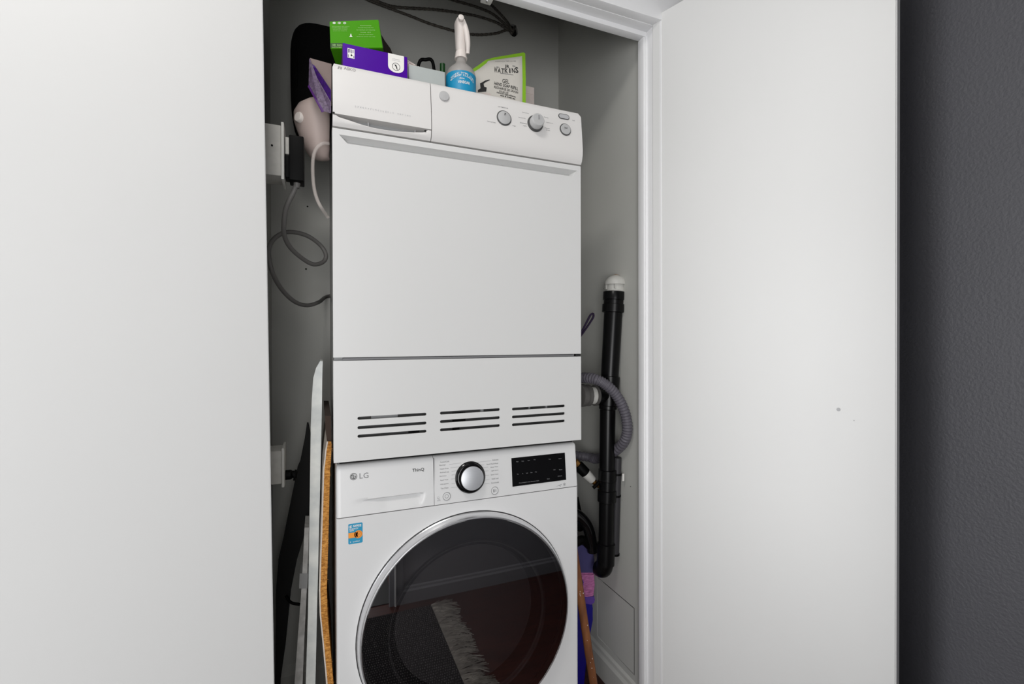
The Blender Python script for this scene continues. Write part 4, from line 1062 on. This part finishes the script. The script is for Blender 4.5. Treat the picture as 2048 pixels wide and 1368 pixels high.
seg('cap_neck', 1230.5, 584, 1231, 566, M['offwhite'], 0, parent=vc, prof=[(19*k, 0), (19.5*k, .1), (18*k, .14), (17.5*k, .6), (17.5*k, 1)])
for i in range(5):
    t = 2*math.pi*i/5+.3; q = P(1231, 574, YW)+Vector((math.cos(t)*18*k, math.sin(t)*18*k, 0)); boxo('cap_rib', (q.x-.003, q.x+.003, q.y-.003, q.y+.003, q.z-.007, q.z+.009), M['offwhite'], vc)
seg('cap_dome', 1231, 570, 1231.5, 549, M['offwhite'], 0, parent=vc, prof=[(21.5*k, 0), (21.5*k, .2), (20*k, .42), (16*k, .66), (9*k, .86), (0, 1)])
seg('rust_patch', 1231.5, 553.5, 1231.5, 548.6, M['stain'], 0, parent=vc, prof=[(9.6*k, 0), (6*k, .6), (0, 1)], n=12)
seg('tee_fitting', 1220, 752, 1216, 812, M['abs'], 0, prof=[(17.5*k, 0), (20*k, .02), (20*k, .97), (17*k, 1)])
a = P(1216, 790, YW)
latho('tee_branch', a, (-1, 0, .04), [(17*k, 0), (17*k, .03), (20*k, .031), (20*k, .046), (17*k, .047)], M['abs'], sp_, 28)
ta = empty('trap_adapter', a+Vector((-.045, 0, -.03)), None, None); ta['label'] = 'grey ribbed hose adapter with white band'; ta.parent = sp_; ORI[ta.name] = a+Vector((-.045, 0, -.03)); ta.location = ORI[ta.name]-ORI[sp_.name]
latho('seal_ring', a+Vector((-.044, 0, .001)), (-1, 0, .04), [(20*k, 0), (20.5*k, .002), (20.5*k, .006), (18*k, .008)], M['rubber'], ta, 28)
latho('band', a+Vector((-.051, 0, .001)), (-1, 0, .04), [(17*k, 0), (17*k, .02)], M['offwhite'], ta, 28)
bm = bmesh.new(); lathe(bm, a+Vector((-.068, 0, .002)), (-1, 0, .04), [(19*k, 0), (21*k, .002), (21*k, .012), (19*k, .014), (19*k, .018), (22*k, .02), (22*k, .034), (19*k, .036)], 16); bmo('nut', bm, M['rubber'], ta, 30)
seg('pipe', 1215.5, 805, 1212, 1110, M['abs'], 15.5*k, 14.8*k)
seg('collar', 1216, 803, 1215.5, 819, M['abs'], 0, prof=[(17.5*k, 0), (17.5*k, .9), (15.5*k, 1)])
seg('coupling', 1215, 938, 1213.5, 1004, M['abs'], 0, prof=[(15.5*k, 0), (18*k, .02), (18*k, .34), (16.5*k, .36), (16.5*k, .62), (18.5*k, .64), (18.5*k, .97), (15*k, 1)])
seg('elbow_hub', 1212.5, 1085, 1211, 1128, M['abs'], 0, prof=[(15*k, 0), (17.5*k, .04), (17.5*k, 1)])
e = P(1210, 1128, YW); tubeo('elbow', [e+Vector((0, 0, .012)), e, e+Vector((-.001, .005, -.014)), e+Vector((-.003, .014, -.021)), e+Vector((-.004, .026, -.023))], 16.5*k, M['abs'], sp_, 24, 6)
# thin grey pipe on the wall beside it
g0, g1 = PX(1235, 915, XR-.014), PX(1230, 1110, XR-.014)
gp = empty('grey_conduit', (g1.x, (g0.y+g1.y)/2, g1.z), 'thin dark grey pipe behind the black standpipe on the right wall', 'pipe')
latho('conduit', g1, g0-g1, [(.0125, 0), (.0125, (g0-g1).length)], M['conduit'], gp, 20)
for px, py in ((1234.2, 948), (1233, 991), (1230.2, 1108)):
    c = PX(px, py, XR-.014); latho('clip', c-Vector((0, 0, .003)), (0, 0, 1), [(.0138, 0), (.0138, .006)], M['black'], gp, 20)
c = PX(1237, 952, XR-.02); boxo('pipe_tag', (c.x+.004, c.x+.010, c.y-.0155, c.y-.0130, c.z-.012, c.z+.010), M['white_ink'], gp)
# corrugated drain hose arching over the tee
hx = [(1120, 762, .33), (1150, 757, .26), (1172, 755.5, .19), (1192, 759, .155), (1211, 769, .14), (1229, 786, .135), (1243, 808, .13), (1252, 834, .128), (1255.5, 860, .13), (1252, 882, .145), (1241, 900, .19), (1228, 911, .262), (1208, 915.5, .31), (1180, 915, .34), (1150, 911, .36), (1125, 908, .37)]
pts = [P(x, y, Y_) for x, y, Y_ in hx]
pts = [Vector((min(p.x, XR-.0185), p.y, p.z)) for p in pts]
tag(tubeo('drain_hose', pts, .0162, M['hose'], None, 16, 18, .12, 35), 'grey corrugated drain hose arching around the black standpipe', 'hose')
# supply valve
v0, v1 = P(1151, 925, .24), P(1196, 972, .22)
dv_ = (v1-v0); L = dv_.length; dv_.normalize()
sv = empty('supply_valve', v0, 'black and white water valve on a slant between washer and standpipe', 'valve')
latho('brass_nut', v0-dv_*.006, dv_, [(.009, 0), (.0125, .003), (.0125, .016), (.009, .018)], M['brass'], sv, 8)
latho('black_barrel', v0+dv_*.011, dv_, [(.0155, 0), (.0165, .002), (.0165, L*.34), (.014, L*.36)], M['black'], sv, 24)
latho('white_sleeve', v0+dv_*(.011+L*.34), dv_, [(.0145, 0), (.0155, .003), (.0135, L*.3), (.011, L*.33)], M['offwhite'], sv, 24)
e = v0+dv_*(.011+L*.67)
latho('valve_stem', e, dv_, [(.008, 0), (.008, .018), (.005, .028)], M['brass'], sv, 16)
bm = bmesh.new(); h_ = e+dv_*.008
tube(bm, [h_+Vector((-.013, -.012, -.012)), h_+Vector((-.002, -.014, -.004)), h_+Vector((.011, -.012, .006))], .0055, 10); bmo('lever', bm, M['black'], sv, 50)
tubeo('supply_tail', [e+dv_*.018, e+dv_*.032+Vector((.004, .01, .004)), e+dv_*.04+Vector((.012, .04, .01)), e+dv_*.04+Vector((.012, YB-e.y-.004, .012))], .006, M['chrome'], sv, 12)
# purple strap loop
st = [P(x, y, .3) for x, y in ((1155, 676), (1165, 660), (1173, 645), (1181, 630), (1186, 627), (1186.5, 634), (1180, 645), (1172, 657), (1160, 674))]
so = empty('strap_loop', st[0], 'dark purple strap loop poking out right of the dryer', 'strap')
tubeo('webbing', st, .0058, M['strap'], so, 8, 8, flat=.45)
tubeo('strap_tail', [st[0]+Vector((.004, 0, .004)), st[0]+Vector((-.02, .0, -.03)), Vector((.594, .3, st[0].z-.05))], .006, M['strap'], so, 8)
# black hose bundle above the bag
bt = empty('black_vacuum_hose', P(1160, 1090, .34), 'glossy black curved hose lying on the indigo bag right of the washer', 'hose')
tubeo('hose', [P(x, y, Y_) for x, y, Y_ in ((1128, 1030, .24), (1145, 1026, .24), (1160, 1034, .24), (1172, 1048, .24), (1179, 1065, .24), (1183, 1085, .245), (1185, 1102, .248))], .0175, M['blackgloss'], bt, 18)
tubeo('hose_end', [P(1150, 995, .34), P(1153, 1010, .33), P(1157, 1030, .32), P(1159, 1060, .32)], .012, M['black'], bt, 14)
tubeo('hose_grip', [P(1150, 1086, .248), P(1165, 1080, .248), P(1178, 1090, .248), P(1186, 1099, .248)], .014, M['black'], bt, 14)
# indigo bag with pink panel
YQ = .27
bg = empty('indigo_bag', (.72, .36, FL), 'indigo and deep blue bag with pink printed panel right of the washer', 'bag')
def gusset(name, pxs, y0, th, m, lab=None):
    bm = bmesh.new(); prism(bm, [P(x, y, y0) for x, y in pxs], (0, th, 0))
    bmesh.ops.bevel(bm, geom=[e for e in bm.edges], offset=.004, segments=2, affect='EDGES'); return bmo(name, bm, m, bg, 50, lab)
gusset('top', [(1125, 1148), (1190.5, 1148), (1190.5, 1122), (1187, 1106), (1178, 1095), (1166, 1088), (1150, 1084), (1125, 1084)], YQ, .16, M['indigo'])
gusset('pink_panel', [(1125, 1146.5), (1189.5, 1146.5), (1189.5, 1170), (1188.5, 1194), (1175, 1194), (1125, 1190)], YQ-.004, .165, M['pink'], 'pink printed panel')
gusset('violet_band', [(1125, 1190), (1188.5, 1191), (1191, 1197), (1190.5, 1206), (1182, 1212), (1125, 1200)], YQ-.001, .16, M['violet'])
yb_ = down(1150, 1170, 1330, YQ)
gusset('blue_body', [(1125, 1185), (1170, 1182), (1181, 1196), (1187, 1215), (1185.5, 1240), (1181, 1265), (1177, 1290), (1173, 1318), (1168, yb_-1), (1120, yb_-1)], YQ+.002, .15, M['deepblue'])
c = P(1159.5, 1167, YQ-.0052)
bmm = lambda u, v: Vector((u, YQ-.0052, v))
flat(ringpoly(c.x, c.z, .006, .0125, 24), 'round_emblem', bmm, M['strap'], bg)
flat([disc(c.x, c.z, .0048, 16)], 'round_emblem', bmm, M['paper'], bg)
flat([[(c.x+(.0135 if i % 2 else .016)*math.cos(2*math.pi*i/28), c.z+(.0135 if i % 2 else .016)*math.sin(2*math.pi*i/28)) for i in range(28)]], 'round_emblem', lambda u, v: Vector((u, YQ-.0048, v)), M['violet'], bg)
# brown stick
b0, b1 = P(1157, 1166, .13), P(1187, 1368, .1)
t = (b1.z-FL-.001)/(b0.z-b1.z); b2 = b1+(b1-b0)*t
stk = empty('wooden_stick', b2, 'worn brown wooden stick leaning at the right side of the washer', 'stick')
dn = (b2-b0); e0 = b0-dn.normalized()*.12
bm = bmesh.new(); tube(bm, [e0+(b2-e0)*i/14+Vector((random.uniform(-.0006, .0006), 0, 0)) for i in range(15)], .0118, 12); bmo('shaft', bm, M['stick'], stk, 60)
for i in range(16):
    q = b0+(b1-b0)*random.random()*1.0+Vector((random.uniform(-.006, .006), -.0108, 0)); latho('paint_fleck', q, (0, -1, 0), [(random.uniform(.0008, .002), 0), (.0008, .0006)], M['paper'], stk, 7)
